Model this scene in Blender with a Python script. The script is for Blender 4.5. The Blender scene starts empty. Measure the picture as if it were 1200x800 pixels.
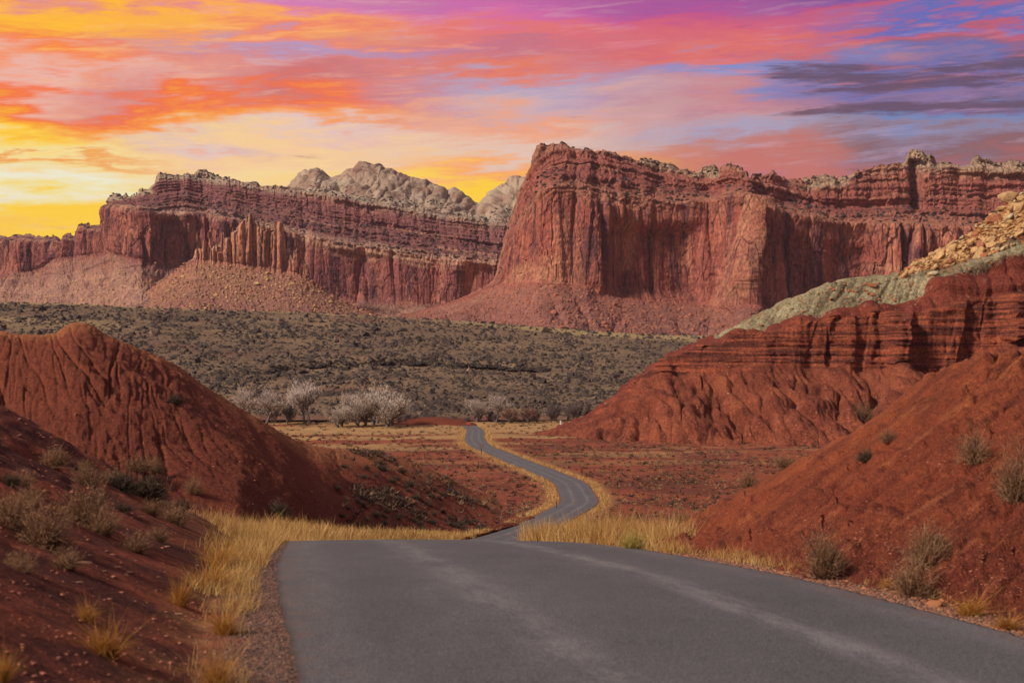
import bpy, math, random
import numpy as np
from mathutils import Vector, Matrix

S = bpy.context.scene
C = S.collection
RNG = np.random.default_rng(7)
random.seed(7)

# ------------------------------------------------------------------ camera, sky, sun, exposure
F, HZ, CX, H = 1700.0, 430.0, 600.0, 1.7        # focal length in photo pixels, horizon row, centre column, eye height
cam = bpy.data.cameras.new('camera'); co = bpy.data.objects.new('camera', cam); C.objects.link(co)
co.location = (0, 0, H); co.rotation_euler = (math.radians(90), 0, 0)
cam.lens = 51.0; cam.sensor_width = 36.0; cam.shift_y = 30/1200.0
cam.clip_start = 0.1; cam.clip_end = 30000
cam.dof.use_dof = True; cam.dof.focus_distance = 120; cam.dof.aperture_fstop = 3.2
S.camera = co
S.view_settings.view_transform = 'Standard'; S.view_settings.look = 'None'
S.view_settings.exposure = 0.0; S.view_settings.gamma = 1.0

SUN_DIR = Vector((-0.68, -0.42, 0.56)).normalized()     # towards the sun
SUN_EL = math.asin(SUN_DIR.z); SUN_AZ = math.atan2(SUN_DIR.x, SUN_DIR.y)
sun = bpy.data.lights.new('sun', 'SUN'); so = bpy.data.objects.new('sun', sun); C.objects.link(so)
sun.energy = 4.7; sun.angle = math.radians(9.0); sun.color = (1.0, 0.88, 0.79)
so.rotation_euler = SUN_DIR.to_track_quat('Z', 'Y').to_euler(); so.location = (-20, -10, 30)

class NT:
    """tiny node-building helper"""
    def __init__(s, tree): s.t = tree; s.n = tree.nodes; s.l = tree.links
    def new(s, kind, **kw):
        n = s.n.new(kind)
        for k, v in kw.items(): setattr(n, k, v)
        return n
    def put(s, sock, v):
        if isinstance(v, bpy.types.NodeSocket): s.l.new(v, sock)
        elif v is not None: sock.default_value = v
    def math(s, op, a, b=None, c=None, clamp=False):
        n = s.new('ShaderNodeMath', operation=op, use_clamp=clamp)
        s.put(n.inputs[0], a)
        if b is not None: s.put(n.inputs[1], b)
        if c is not None: s.put(n.inputs[2], c)
        return n.outputs[0]
    def mix(s, f, a, b, mode='MIX'):
        n = s.new('ShaderNodeMix', data_type='RGBA', blend_type=mode)
        s.put(n.inputs[0], f)
        s.put(n.inputs[6], a if isinstance(a, bpy.types.NodeSocket) else (*a[:3], 1))
        s.put(n.inputs[7], b if isinstance(b, bpy.types.NodeSocket) else (*b[:3], 1))
        return n.outputs[2]
    def ramp(s, f, stops, interp='LINEAR'):
        n = s.new('ShaderNodeValToRGB'); r = n.color_ramp; r.interpolation = interp
        while len(r.elements) > 1: r.elements.remove(r.elements[-1])
        r.elements[0].position = stops[0][0]; r.elements[0].color = (*stops[0][1], 1) if not isinstance(stops[0][1], float) else (stops[0][1],)*3+(1,)
        for p, c in stops[1:]:
            e = r.elements.new(p); e.color = (*c, 1) if not isinstance(c, float) else (c, c, c, 1)
        s.put(n.inputs[0], f)
        return n.outputs[0]
    def map(s, v, scale=(1, 1, 1), rot=(0, 0, 0), loc=(0, 0, 0)):
        n = s.new('ShaderNodeMapping'); s.put(n.inputs[0], v)
        n.inputs[1].default_value = loc; n.inputs[2].default_value = rot; n.inputs[3].default_value = scale
        return n.outputs[0]
    def noise(s, v, scale, detail=4, rough=.55, dist=0.0):
        n = s.new('ShaderNodeTexNoise'); s.put(n.inputs['Vector'], v)
        n.inputs['Scale'].default_value = scale; n.inputs['Detail'].default_value = detail
        n.inputs['Roughness'].default_value = rough; n.inputs['Distortion'].default_value = dist
        return n.outputs[0]
    def vor(s, v, scale, feature='F1'):
        n = s.new('ShaderNodeTexVoronoi', feature=feature); s.put(n.inputs['Vector'], v)
        n.inputs['Scale'].default_value = scale
        return n
    def range(s, v, a, b, c=0.0, d=1.0):
        n = s.new('ShaderNodeMapRange', interpolation_type='SMOOTHSTEP'); s.put(n.inputs[0], v)
        for i, x in enumerate((a, b, c, d)): n.inputs[i+1].default_value = x
        return n.outputs[0]
    def xyz(s, x, y, z):
        n = s.new('ShaderNodeCombineXYZ')
        for i, q in enumerate((x, y, z)): s.put(n.inputs[i], q)
        return n.outputs[0]

def lin(r, g, b):
    f = lambda v: (v/255/12.92) if v <= 10 else ((v/255+.055)/1.055)**2.4
    return (f(r), f(g), f(b))

def build_world():
    w = bpy.data.worlds.new('World'); S.world = w; w.use_nodes = True
    N = NT(w.node_tree); N.n.clear()
    tc = N.new('ShaderNodeTexCoord').outputs['Generated']
    sep = N.new('ShaderNodeSeparateXYZ'); N.put(sep.inputs[0], tc)
    x, y, z = sep.outputs
    az = N.math('ARCTAN2', x, y)                        # 0 straight ahead, + right
    el = N.math('ARCSINE', z)
    # layered cloud fields: streaks, slightly tilted
    v = N.xyz(az, N.math('MULTIPLY', el, 3.7), 0.0)
    vt = N.map(v, rot=(0, 0, math.radians(-14)))
    n1 = N.noise(N.map(vt, scale=(1, 1, 1), loc=(3.1, 1.7, 0)), 3.2, 6, .58, .6)
    n2 = N.noise(N.map(vt, scale=(1, 1.6, 1), loc=(7.3, 4.2, 2)), 7.5, 7, .62, .4)
    n3 = N.noise(N.map(vt, scale=(1, 2.4, 1), loc=(1.3, 9.2, 5)), 17, 7, .66, .3)
    w1 = N.math('MULTIPLY', N.math('SUBTRACT', n1, .5), .085)
    w2 = N.math('MULTIPLY', N.math('SUBTRACT', n2, .5), .072)
    w3 = N.math('MULTIPLY', N.math('SUBTRACT', n3, .5), .048)
    dw = N.math('ADD', N.math('ADD', w1, w2), w3)
    elw = N.math('ADD', el, dw)
    azw = N.math('ADD', az, N.math('MULTIPLY', N.math('SUBTRACT', n1, .5), .35))
    e01 = N.math('DIVIDE', elw, .5)                     # 0..~28.6 deg
    P = lambda py: max(0.0, math.atan((HZ-py)/F)/.5)
    def col(stops, up):
        st = [(P(p), lin(*c)) for p, c in stops]
        st = sorted(st)
        st = [(0.0, st[0][1])] + st + [(.72, lin(*up)), (1.0, lin(*[int(q*.9) for q in up]))]
        return N.ramp(e01, st)
    cA = col([(272, (255, 205, 40)), (255, (244, 222, 140)), (232, (238, 236, 214)), (205, (246, 216, 140)), (190, (240, 150, 40)), (180, (246, 224, 150)), (160, (255, 205, 45)),
              (140, (250, 160, 25)), (120, (246, 112, 50)), (98, (236, 180, 165)), (70, (248, 130, 60)), (40, (255, 190, 35)), (22, (255, 178, 45)), (8, (240, 150, 95)), (0, (226, 130, 135))], (190, 160, 152))
    cB = col([(240, (250, 205, 110)), (205, (248, 214, 150)), (175, (246, 200, 150)), (155, (226, 196, 190)), (140, (250, 150, 60)), (122, (240, 110, 60)), (100, (205, 112, 112)), (82, (214, 130, 130)),
              (62, (176, 150, 190)), (44, (240, 132, 100)), (24, (252, 168, 80)), (10, (238, 140, 125)), (0, (212, 120, 180))], (178, 158, 158))
    cC = col([(225, (255, 205, 40)), (200, (250, 165, 90)), (178, (226, 196, 180)), (155, (240, 160, 120)), (132, (206, 170, 175)), (110, (176, 160, 190)), (88, (230, 120, 90)), (64, (196, 110, 130)),
              (40, (226, 112, 110)), (15, (212, 104, 160)), (0, (200, 100, 165))], (170, 155, 160))
    cD = col([(210, (196, 110, 100)), (188, (190, 125, 120)), (165, (166, 158, 185)), (140, (196, 146, 150)), (115, (200, 130, 135)), (92, (120, 140, 200)), (70, (222, 112, 100)), (48, (212, 94, 112)),
              (20, (196, 80, 130)), (0, (172, 78, 150))], (152, 142, 154))
    cE = col([(200, (160, 92, 90)), (182, (132, 92, 98)), (160, (140, 124, 150)), (148, (104, 130, 180)), (134, (120, 98, 140)), (118, (140, 110, 150)), (100, (104, 104, 165)), (82, (150, 92, 122)),
              (66, (190, 88, 110)), (50, (74, 104, 185)), (28, (196, 84, 104)), (10, (100, 78, 160)), (0, (110, 70, 145))], (132, 128, 146))
    def A(px): return math.atan((px-CX)/F)
    def blend(a, b, p0, p1): return N.mix(N.range(azw, A(p0), A(p1)), a, b)
    c = blend(cA, cB, 100, 330); c = blend(c, cC, 340, 600); c = blend(c, cD, 600, 820); c = blend(c, cE, 830, 1060)
    # wisps: thin lighter and darker filaments
    fil = N.range(n3, .52, .66); c = N.mix(N.math('MULTIPLY', fil, .22), c, N.mix(N.range(az, A(300), A(900)), (1.0, .62, .35), (.75, .38, .42)))
    fil2 = N.range(n2, .54, .68); c = N.mix(N.math('MULTIPLY', fil2, .28), c, N.mix(N.range(az, A(0), A(800)), (.85, .35, .2), (.26, .16, .3)))
    # the ragged dark stratus bank on the right
    d1 = N.noise(N.map(v, scale=(1, 3.0, 1), rot=(0, 0, math.radians(6)), loc=(2, 1, 8)), 12, 8, .68, .3)
    ban = N.math('MULTIPLY', N.range(az, A(800), A(980)), N.math('SUBTRACT', 1.0, N.range(az, .45, .8)))
    b1 = N.math('MULTIPLY', N.range(el, A(CX+296), A(CX+328)), N.math('SUBTRACT', 1.0, N.range(el, A(CX+330), A(CX+364))))
    b2 = N.math('MULTIPLY', N.range(el, A(CX+276), A(CX+292)), N.math('SUBTRACT', 1.0, N.range(el, A(CX+293), A(CX+308))))
    bb = N.math('MULTIPLY', N.math('MAXIMUM', b1, b2), ban)
    dk = N.range(N.math('ADD', N.math('MULTIPLY', bb, .42), N.math('MULTIPLY', N.math('SUBTRACT', d1, .5), 1.5)), .20, .44)
    c = N.mix(N.math('MULTIPLY', dk, .85), c, lin(92, 66, 88))
    # behind the camera the sunset fades to the dusky side of the sky
    back = N.range(N.math('ABSOLUTE', az), 1.2, 2.6)
    c = N.mix(back, c, N.ramp(el, [(0.0, lin(150, 122, 120)), (.35, lin(138, 126, 132)), (1.0, lin(128, 124, 134))]))
    sky = N.new('ShaderNodeTexSky', sky_type='NISHITA'); sky.sun_disc = False
    sky.sun_elevation = SUN_EL; sky.sun_rotation = SUN_AZ
    b_sky = N.new('ShaderNodeBackground'); N.put(b_sky.inputs[0], sky.outputs[0]); b_sky.inputs[1].default_value = .004
    b_cl = N.new('ShaderNodeBackground'); N.put(b_cl.inputs[0], c); b_cl.inputs[1].default_value = 1.0
    add = N.new('ShaderNodeAddShader'); N.l.new(b_sky.outputs[0], add.inputs[0]); N.l.new(b_cl.outputs[0], add.inputs[1])
    out = N.new('ShaderNodeOutputWorld'); N.l.new(add.outputs[0], out.inputs[0])
build_world()

# ------------------------------------------------------------------ numpy noise
def _grad(ix, iy, iz, seed):
    h = (ix.astype(np.uint32)*np.uint32(374761393) + iy.astype(np.uint32)*np.uint32(668265263)
         + iz.astype(np.uint32)*np.uint32(2147483647 & 1274126177) + np.uint32((seed*974711) & 0xffffffff))
    h = (h ^ (h >> np.uint32(13)))*np.uint32(1274126177); h ^= h >> np.uint32(16)
    h = h*np.uint32(2246822519); h ^= h >> np.uint32(15)
    return h
def hash01(ix, iy=0, seed=0):
    ix = np.asarray(ix).astype(np.int64); iy = np.broadcast_to(np.asarray(iy).astype(np.int64), ix.shape)
    return (_grad(ix, iy, ix*0, seed) & np.uint32(0xffffff)).astype(np.float32)/16777215.0
def pn(x, y, z=None, seed=0):
    x = np.asarray(x, np.float32); y = np.broadcast_to(np.asarray(y, np.float32), x.shape)
    two = z is None
    zz = np.zeros_like(x) if two else np.broadcast_to(np.asarray(z, np.float32), x.shape)
    xi = np.floor(x).astype(np.int64); yi = np.floor(y).astype(np.int64); zi = np.floor(zz).astype(np.int64)
    fx = x-xi; fy = y-yi; fz = zz-zi
    q = lambda t: t*t*t*(t*(t*6-15)+10)
    u, v, w = q(fx), q(fy), q(fz)
    out = 0
    for dz in ((0,) if two else (0, 1)):
        for dy in (0, 1):
            for dx in (0, 1):
                h = _grad(xi+dx, yi+dy, zi+dz, seed)
                gx = (h & np.uint32(255)).astype(np.float32)/127.5-1
                gy = ((h >> np.uint32(8)) & np.uint32(255)).astype(np.float32)/127.5-1
                d = gx*(fx-dx)+gy*(fy-dy)
                if not two:
                    gz = ((h >> np.uint32(16)) & np.uint32(255)).astype(np.float32)/127.5-1
                    d = d+gz*(fz-dz)
                wt = (u if dx else 1-u)*(v if dy else 1-v)
                if not two: wt = wt*(w if dz else 1-w)
                out = out+d*wt
    return out*1.3
def fbm(x, y, z=None, o=4, seed=0, g=.5):
    a, s, t = 1.0, 0, 0
    for i in range(o):
        k = 2.03**i
        s = s+a*pn(x*k+i*7.1, y*k, None if z is None else z*k, seed+i); t += a; a *= g
    return s/t
def groove(n, w):            # 0 in the groove, 1 away from it
    return np.clip(np.abs(n)/w, 0, 1)**.6
def sst(a, b, x):
    t = np.clip((x-a)/(b-a), 0, 1); return t*t*(3-2*t)
def worley(x, y, seed=0):
    x = np.asarray(x, np.float32); y = np.asarray(y, np.float32)
    xi = np.floor(x).astype(np.int64); yi = np.floor(y).astype(np.int64)
    f1 = np.full(x.shape, 9.0, np.float32); f2 = f1.copy(); idv = np.zeros(x.shape, np.float32)
    for dy in (-1, 0, 1):
        for dx in (-1, 0, 1):
            h = _grad(xi+dx, yi+dy, xi*0, seed)
            px = xi+dx+(h & np.uint32(255)).astype(np.float32)/255-x
            py = yi+dy+((h >> np.uint32(8)) & np.uint32(255)).astype(np.float32)/255-y
            d = np.sqrt(px*px+py*py)
            cid = ((h >> np.uint32(16)) & np.uint32(255)).astype(np.float32)/255
            n = d < f1
            f2 = np.where(n, f1, np.minimum(f2, d)); idv = np.where(n, cid, idv); f1 = np.where(n, d, f1)
    return f1, f2, idv

# ------------------------------------------------------------------ mesh and object helpers
def link(o, parent=None):
    C.objects.link(o)
    if parent: o.parent = parent
    return o
def tag(o, label=None, cat=None, group=None, kind=None):
    if label: o['label'] = label
    if cat: o['category'] = cat
    if group: o['group'] = group
    if kind: o['kind'] = kind
    return o
def mesh_np(name, V, Q, mat=None, smooth=True, attrs=None):
    """V (n,3), Q (m,k) with k = 3 or 4"""
    V = np.asarray(V, np.float32); Q = np.asarray(Q, np.int32)
    me = bpy.data.meshes.new(name); m, k = Q.shape
    me.vertices.add(len(V)); me.vertices.foreach_set('co', V.ravel())
    me.loops.add(m*k); me.loops.foreach_set('vertex_index', Q.ravel())
    me.polygons.add(m); me.polygons.foreach_set('loop_start', np.arange(0, m*k, k, dtype=np.int32))
    me.polygons.foreach_set('use_smooth', np.full(m, smooth, bool))
    for an, av in (attrs or {}).items():
        a = me.attributes.new(an, 'FLOAT', 'POINT'); a.data.foreach_set('value', np.asarray(av, np.float32).ravel())
    me.update(calc_edges=True); me.validate()
    if mat: me.materials.append(mat)
    return me
def obj(name, me, parent=None):
    return link(bpy.data.objects.new(name, me), parent)
def grid_quads(nv, nu):
    i = np.arange(nv*nu).reshape(nv, nu)
    return np.stack([i[:-1, :-1], i[:-1, 1:], i[1:, 1:], i[1:, :-1]], -1).reshape(-1, 4)
def normals(P):
    du = np.gradient(P, axis=1); dv = np.gradient(P, axis=0)
    n = np.cross(du, dv); n /= (np.linalg.norm(n, axis=2, keepdims=True)+1e-9)
    return n
def gsmooth(A, k, axis):
    if k <= 0: return A
    r = int(3*k); w = np.exp(-.5*(np.arange(-r, r+1)/k)**2); w /= w.sum()
    pad = [(0, 0)]*A.ndim; pad[axis] = (r, r)
    B = np.pad(A, pad, mode='edge')
    return sum(w[i]*np.take(B, range(i, i+A.shape[axis]), axis=axis) for i in range(2*r+1))
SHEETS = {}
def project(P):
    return CX+F*P[..., 0]/P[..., 1], HZ-F*(P[..., 2]-H)/P[..., 1]

def loft(name, lines, cols, rows, mat, disp=None, ksm=(0, 0), curve=False, smooth=True, kind='structure', bed=None, tint=None, relayer=None, more=None):
    """lines: list of tables (px, py, Y) at increasing distance. cols: px samples. rows: number of rows in each gap."""
    cols = np.asarray(cols, float)
    L = []
    for ln in lines:
        a = np.array(ln, float)
        py = np.interp(cols, a[:, 0], a[:, 1]); Y = np.interp(cols, a[:, 0], a[:, 2])
        L.append(np.stack([(cols-CX)/F*Y, Y, H+(HZ-py)/F*Y], -1))
    L = np.array(L)                                     # (k, nu, 3)
    out = []; lay = []
    for i, n in enumerate(rows):
        t = np.linspace(0, 1, n, endpoint=(i == len(rows)-1))[:, None, None]
        a, b = L[i], L[i+1]
        if curve:
            p0 = L[i-1] if i > 0 else 2*a-b; p3 = L[i+2] if i+2 < len(L) else 2*b-a
            seg = .5*((2*a)+(b-p0)*t+(2*p0-5*a+4*b-p3)*t*t+(3*a-p0-3*b+p3)*t**3)
        else: seg = a*(1-t)+b*t
        out.append(seg); lay.append(i+t[:, :, 0]+0*cols[None])
    P = np.concatenate(out, 0); Lr = np.concatenate(lay, 0)
    P = gsmooth(gsmooth(P, ksm[0], 1), ksm[1], 0)
    if bed is not None:
        global ZB
        zb = gsmooth(L[bed][:, 2], 14, 0)[None, :]
    if disp is not None:
        N = normals(P)
        if bed is not None: ZB = (P[..., 2]-zb).astype(np.float32)
        s = np.cumsum(np.r_[0, np.linalg.norm(np.diff(L[len(L)//2][:, :2], axis=0), axis=1)])[None, :]+0*Lr
        P = disp(P, N, Lr, s.astype(np.float32), cols[None, :]+0*Lr)
    at = {'layer': relayer(Lr, cols[None]+0*Lr) if relayer else Lr}
    if bed is not None: at['bed'] = P[..., 2]-zb
    if tint is not None: at['tint'] = tint(P, Lr, cols[None]+0*Lr)
    for k_, f_ in (more or {}).items(): at[k_] = f_(P, cols[None]+0*Lr)
    me = mesh_np(name, P.reshape(-1, 3), grid_quads(*Lr.shape), mat, smooth, at)
    o = obj(name, me)
    if kind: o['kind'] = kind
    SHEETS[name] = (P, Lr)
    return o

def hit(px, py, names=None):
    """the nearest modelled ground point that the photo pixel (px, py) looks at"""
    best = None
    for nm, (P, Lr) in SHEETS.items():
        if names and nm not in names: continue
        X, Y = project(P)
        d = np.where(P[..., 1] > 3, (X-px)**2+((Y-py))**2, 1e9)
        ok = d < 30
        if not ok.any(): continue
        y0 = P[..., 1][ok].min(); dd = np.where(ok & (P[..., 1] < y0*1.12+.2), d, 1e9); i = np.unravel_index(dd.argmin(), dd.shape)
        if best is None or P[i][1] < best[1]-.2: best = P[i]
    return best

# ------------------------------------------------------------------ materials
def mat_new(name, rough=.95):
    m = bpy.data.materials.new(name); m.use_nodes = True
    N = NT(m.node_tree); b = N.n['Principled BSDF']; b.inputs['Roughness'].default_value = rough
    b.inputs['Specular IOR Level'].default_value = .15
    return m, N, b
def bump(N, b, h, strength=.5, dist=.1):
    n = N.new('ShaderNodeBump'); n.inputs['Strength'].default_value = strength; n.inputs['Distance'].default_value = dist
    N.put(n.inputs['Height'], h); N.l.new(n.outputs[0], b.inputs['Normal'])
def attr(N, name):
    return N.new('ShaderNodeAttribute', attribute_name=name).outputs['Fac']
def pos(N): return N.new('ShaderNodeNewGeometry').outputs['Position']

def cliff_mat(name, layers, stripes=.5, pale=(.42, .20, .11)):
    """layers: colour stops over the layer attribute (0..6 -> 0..1)"""
    m, N, b = mat_new(name)
    p = pos(N); la = attr(N, 'layer'); bed = attr(N, 'bed')
    sp = N.new('ShaderNodeSeparateXYZ'); N.put(sp.inputs[0], p)
    q = N.xyz(sp.outputs[0], sp.outputs[1], bed)
    nz = N.noise(p, .02, 5, .6)
    lay = N.math('ADD', la, N.math('MULTIPLY', N.math('SUBTRACT', nz, .5), .30))
    c = N.ramp(N.math('DIVIDE', lay, 6.0), layers)
    wall = N.math('MULTIPLY', N.range(la, .98, 1.1), N.math('SUBTRACT', 1.0, N.range(la, 2.0, 2.3)))
    notwall = N.math('SUBTRACT', 1.0, N.math('MULTIPLY', wall, .75))
    # bedding: broken thin beds, strong only above and below the massive wall
    brk = N.range(N.noise(p, .03, 4, .6), .35, .6)
    st = N.noise(N.map(q, scale=(.035, .035, 1)), .15, 5, .72)
    c = N.mix(N.math('MULTIPLY', N.math('MULTIPLY', N.range(st, .52, .64), stripes), N.math('MULTIPLY', notwall, brk)), c, (.42, .23, .14))
    st2 = N.noise(N.map(q, scale=(.04, .04, 1), loc=(0, 0, 71)), .21, 5, .72)
    c = N.mix(N.math('MULTIPLY', N.math('MULTIPLY', N.range(st2, .53, .66), stripes), notwall), c, (.085, .028, .028))
    # desert varnish and pale washes running down the face
    v1 = N.noise(N.map(p, scale=(1, 1, .06), loc=(11, 0, 0)), .05, 6, .7)
    c = N.mix(N.math('MULTIPLY', N.math('MULTIPLY', N.range(v1, .47, .60), wall), .85), c, (.075, .030, .040))
    v2 = N.noise(N.map(p, scale=(1, 1, .10), loc=(51, 9, 0)), .06, 6, .68)
    c = N.mix(N.math('MULTIPLY', N.math('MULTIPLY', N.range(v2, .50, .62), wall), .62), c, (.48, .20, .12))
    bl = N.noise(N.map(p, scale=(1, 1, .6)), .035, 6, .65)
    c = N.mix(N.math('MULTIPLY', N.range(bl, .45, .62), .4), c, N.mix(.5, c, (.40, .14, .08)))
    c = N.mix(N.math('MULTIPLY', attr(N, 'tint'), N.range(N.noise(p, .07, 6, .7), .36, .58)), c, pale)
    jt = N.vor(N.map(q, scale=(1, 1, .28)), .085, 'DISTANCE_TO_EDGE')
    jm = N.math('MULTIPLY', N.math('SUBTRACT', 1.0, N.range(jt.outputs['Distance'], .0, .07)), N.range(N.noise(p, .03, 4, .6), .42, .58))
    c = N.mix(N.math('MULTIPLY', N.math('MULTIPLY', jm, N.range(la, .98, 1.1)), .55), c, (.06, .024, .026))
    f = N.noise(N.map(p, scale=(1, 1, .5)), .40, 5, .7)
    c = N.mix(.8, c, N.ramp(f, [(.36, (.42, .39, .44)), (.5, (.95, .93, .93)), (.64, (1.5, 1.4, 1.3))]), 'MULTIPLY')
    N.put(b.inputs['Base Color'], c)
    hgt = N.math('ADD', N.noise(p, .35, 6, .7), N.math('MULTIPLY', N.noise(N.map(p, scale=(1, 1, .12)), .5, 5, .7), .8))
    bump(N, b, N.math('SUBTRACT', hgt, N.math('MULTIPLY', jm, .8)), .8, 2.2)
    return m

RED = (.225, .052, .028)
M = {}
M['right'] = cliff_mat('right_mesa_rock', [(0, (.20, .088, .076)), (.14, (.27, .115, .085)), (.172, (.29, .095, .068)), (.30, (.29, .082, .058)), (.345, (.34, .14, .09)),
             (.42, (.23, .074, .060)), (.50, (.27, .088, .064)), (.63, (.29, .10, .070)), (.675, (.38, .27, .17)), (.9, (.32, .24, .16))])
M['left'] = cliff_mat('left_mesa_rock', [(0, (.16, .13, .14)), (.05, (.20, .11, .10)), (.09, (.22, .115, .10)), (.15, (.25, .13, .10)), (.18, (.23, .074, .066)), (.31, (.24, .078, .068)), (.345, (.44, .28, .19)),
             (.40, (.165, .070, .070)), (.50, (.20, .082, .078)), (.62, (.21, .085, .078)), (.675, (.38, .30, .21)), (.9, (.32, .27, .19))], .75, (.46, .27, .17))
M['spire'] = cliff_mat('spire_rock', [(0, (.20, .09, .08)), (.14, (.27, .135, .09)), (.18, (.29, .11, .075)), (.27, (.34, .15, .095)), (.33, (.46, .28, .18)), (.9, (.36, .22, .14))], .3)

def dome_mat():
    m, N, b = mat_new('pale_dome_rock'); p = pos(N); la = attr(N, 'layer')
    a = N.noise(N.map(p, scale=(1, 1, .5)), .018, 6, .65)
    c = N.ramp(a, [(.3, (.24, .13, .09)), (.48, (.36, .26, .18)), (.7, (.44, .36, .26))])
    r = N.noise(N.map(p, scale=(1, 1, .25)), .04, 5, .6); c = N.mix(N.math('MULTIPLY', N.range(r, .54, .66), .6), c, (.17, .07, .05))
    v = N.vor(p, .09); veg = N.math('MULTIPLY', N.math('SUBTRACT', 1.0, N.range(v.outputs['Distance'], .2, .45)), N.math('SUBTRACT', 1.0, N.range(la, .6, 1.7)))
    c = N.mix(N.math('MULTIPLY', veg, .8), c, (.035, .035, .025))
    N.put(b.inputs['Base Color'], c); bump(N, b, N.noise(p, .2, 6, .7), .8, 4)
    return m
M['dome'] = dome_mat()

def dirt_mat(name, base, dark, pale, s=1.0, rocks=.5, layer_ramp=None, streak=None):
    m, N, b = mat_new(name); p = pos(N)
    a = N.noise(p, .25*s, 6, .6); c = N.mix(N.range(a, .35, .68), dark, base)
    q = N.noise(p, .9*s, 6, .65); c = N.mix(N.math('MULTIPLY', N.range(q, .5, .72), .55), c, pale)
    if layer_ramp:
        la = N.math('ADD', attr(N, 'layer'), N.math('MULTIPLY', N.math('SUBTRACT', N.noise(p, .08*s, 4, .6), .5), .5))
        fac, stops = layer_ramp; c = N.mix(fac, c, N.ramp(N.math('DIVIDE', la, 6.0), stops))
    if streak:                                          # thin tilted seams in the soil
        q2 = N.xyz(N.math('MULTIPLY', attr(N, 'sa'), .35), N.math('MULTIPLY', attr(N, 'sb'), 2.6), 0.0)
        st = N.noise(q2, 1.6, 6, .72); c = N.mix(N.math('MULTIPLY', N.range(st, .50, .60), .65), c, dark)
        st = N.noise(N.map(q2, loc=(7, 3, 0)), 2.3, 5, .7); c = N.mix(N.math('MULTIPLY', N.range(st, .54, .66), .5), c, pale)
    f = N.noise(p, 7*s, 6, .75); c = N.mix(.8, c, N.ramp(f, [(.38, (.40, .37, .38)), (.5, (.92, .92, .92)), (.63, (1.6, 1.5, 1.4))]), 'MULTIPLY')
    v = N.vor(p, 5*s); d = N.math('MULTIPLY', N.math('SUBTRACT', 1.0, N.range(v.outputs['Distance'], .04, .10)), rocks*.4)
    rare = N.range(N.noise(p, 1.1*s, 3, .5), .5, .6)
    c = N.mix(N.math('MULTIPLY', d, rare), c, (.5, .24, .16))
    N.put(b.inputs['Base Color'], c)
    bump(N, b, N.math('ADD', N.noise(p, 1.6*s, 7, .75), N.math('MULTIPLY', f, .35)), .9, .35/s)
    return m
M['hill'] = dirt_mat('left_hill_dirt', (.22, .058, .026), (.13, .032, .018), (.33, .11, .048), .8, .4,
        (.7, [(0, (.16, .040, .022)), (.2, (.21, .053, .026)), (.27, (.22, .058, .028)), (.32, (.42, .17, .07)), (.36, (.28, .082, .034)), (1, (.2, .045, .024))]))  # pale stop near the crest paints the sunlit summit into the dirt colour
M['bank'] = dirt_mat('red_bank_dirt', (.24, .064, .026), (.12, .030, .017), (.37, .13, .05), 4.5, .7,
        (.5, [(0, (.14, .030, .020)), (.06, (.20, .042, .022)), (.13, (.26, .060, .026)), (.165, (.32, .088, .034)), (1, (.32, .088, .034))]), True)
M['bad'] = None
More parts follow.
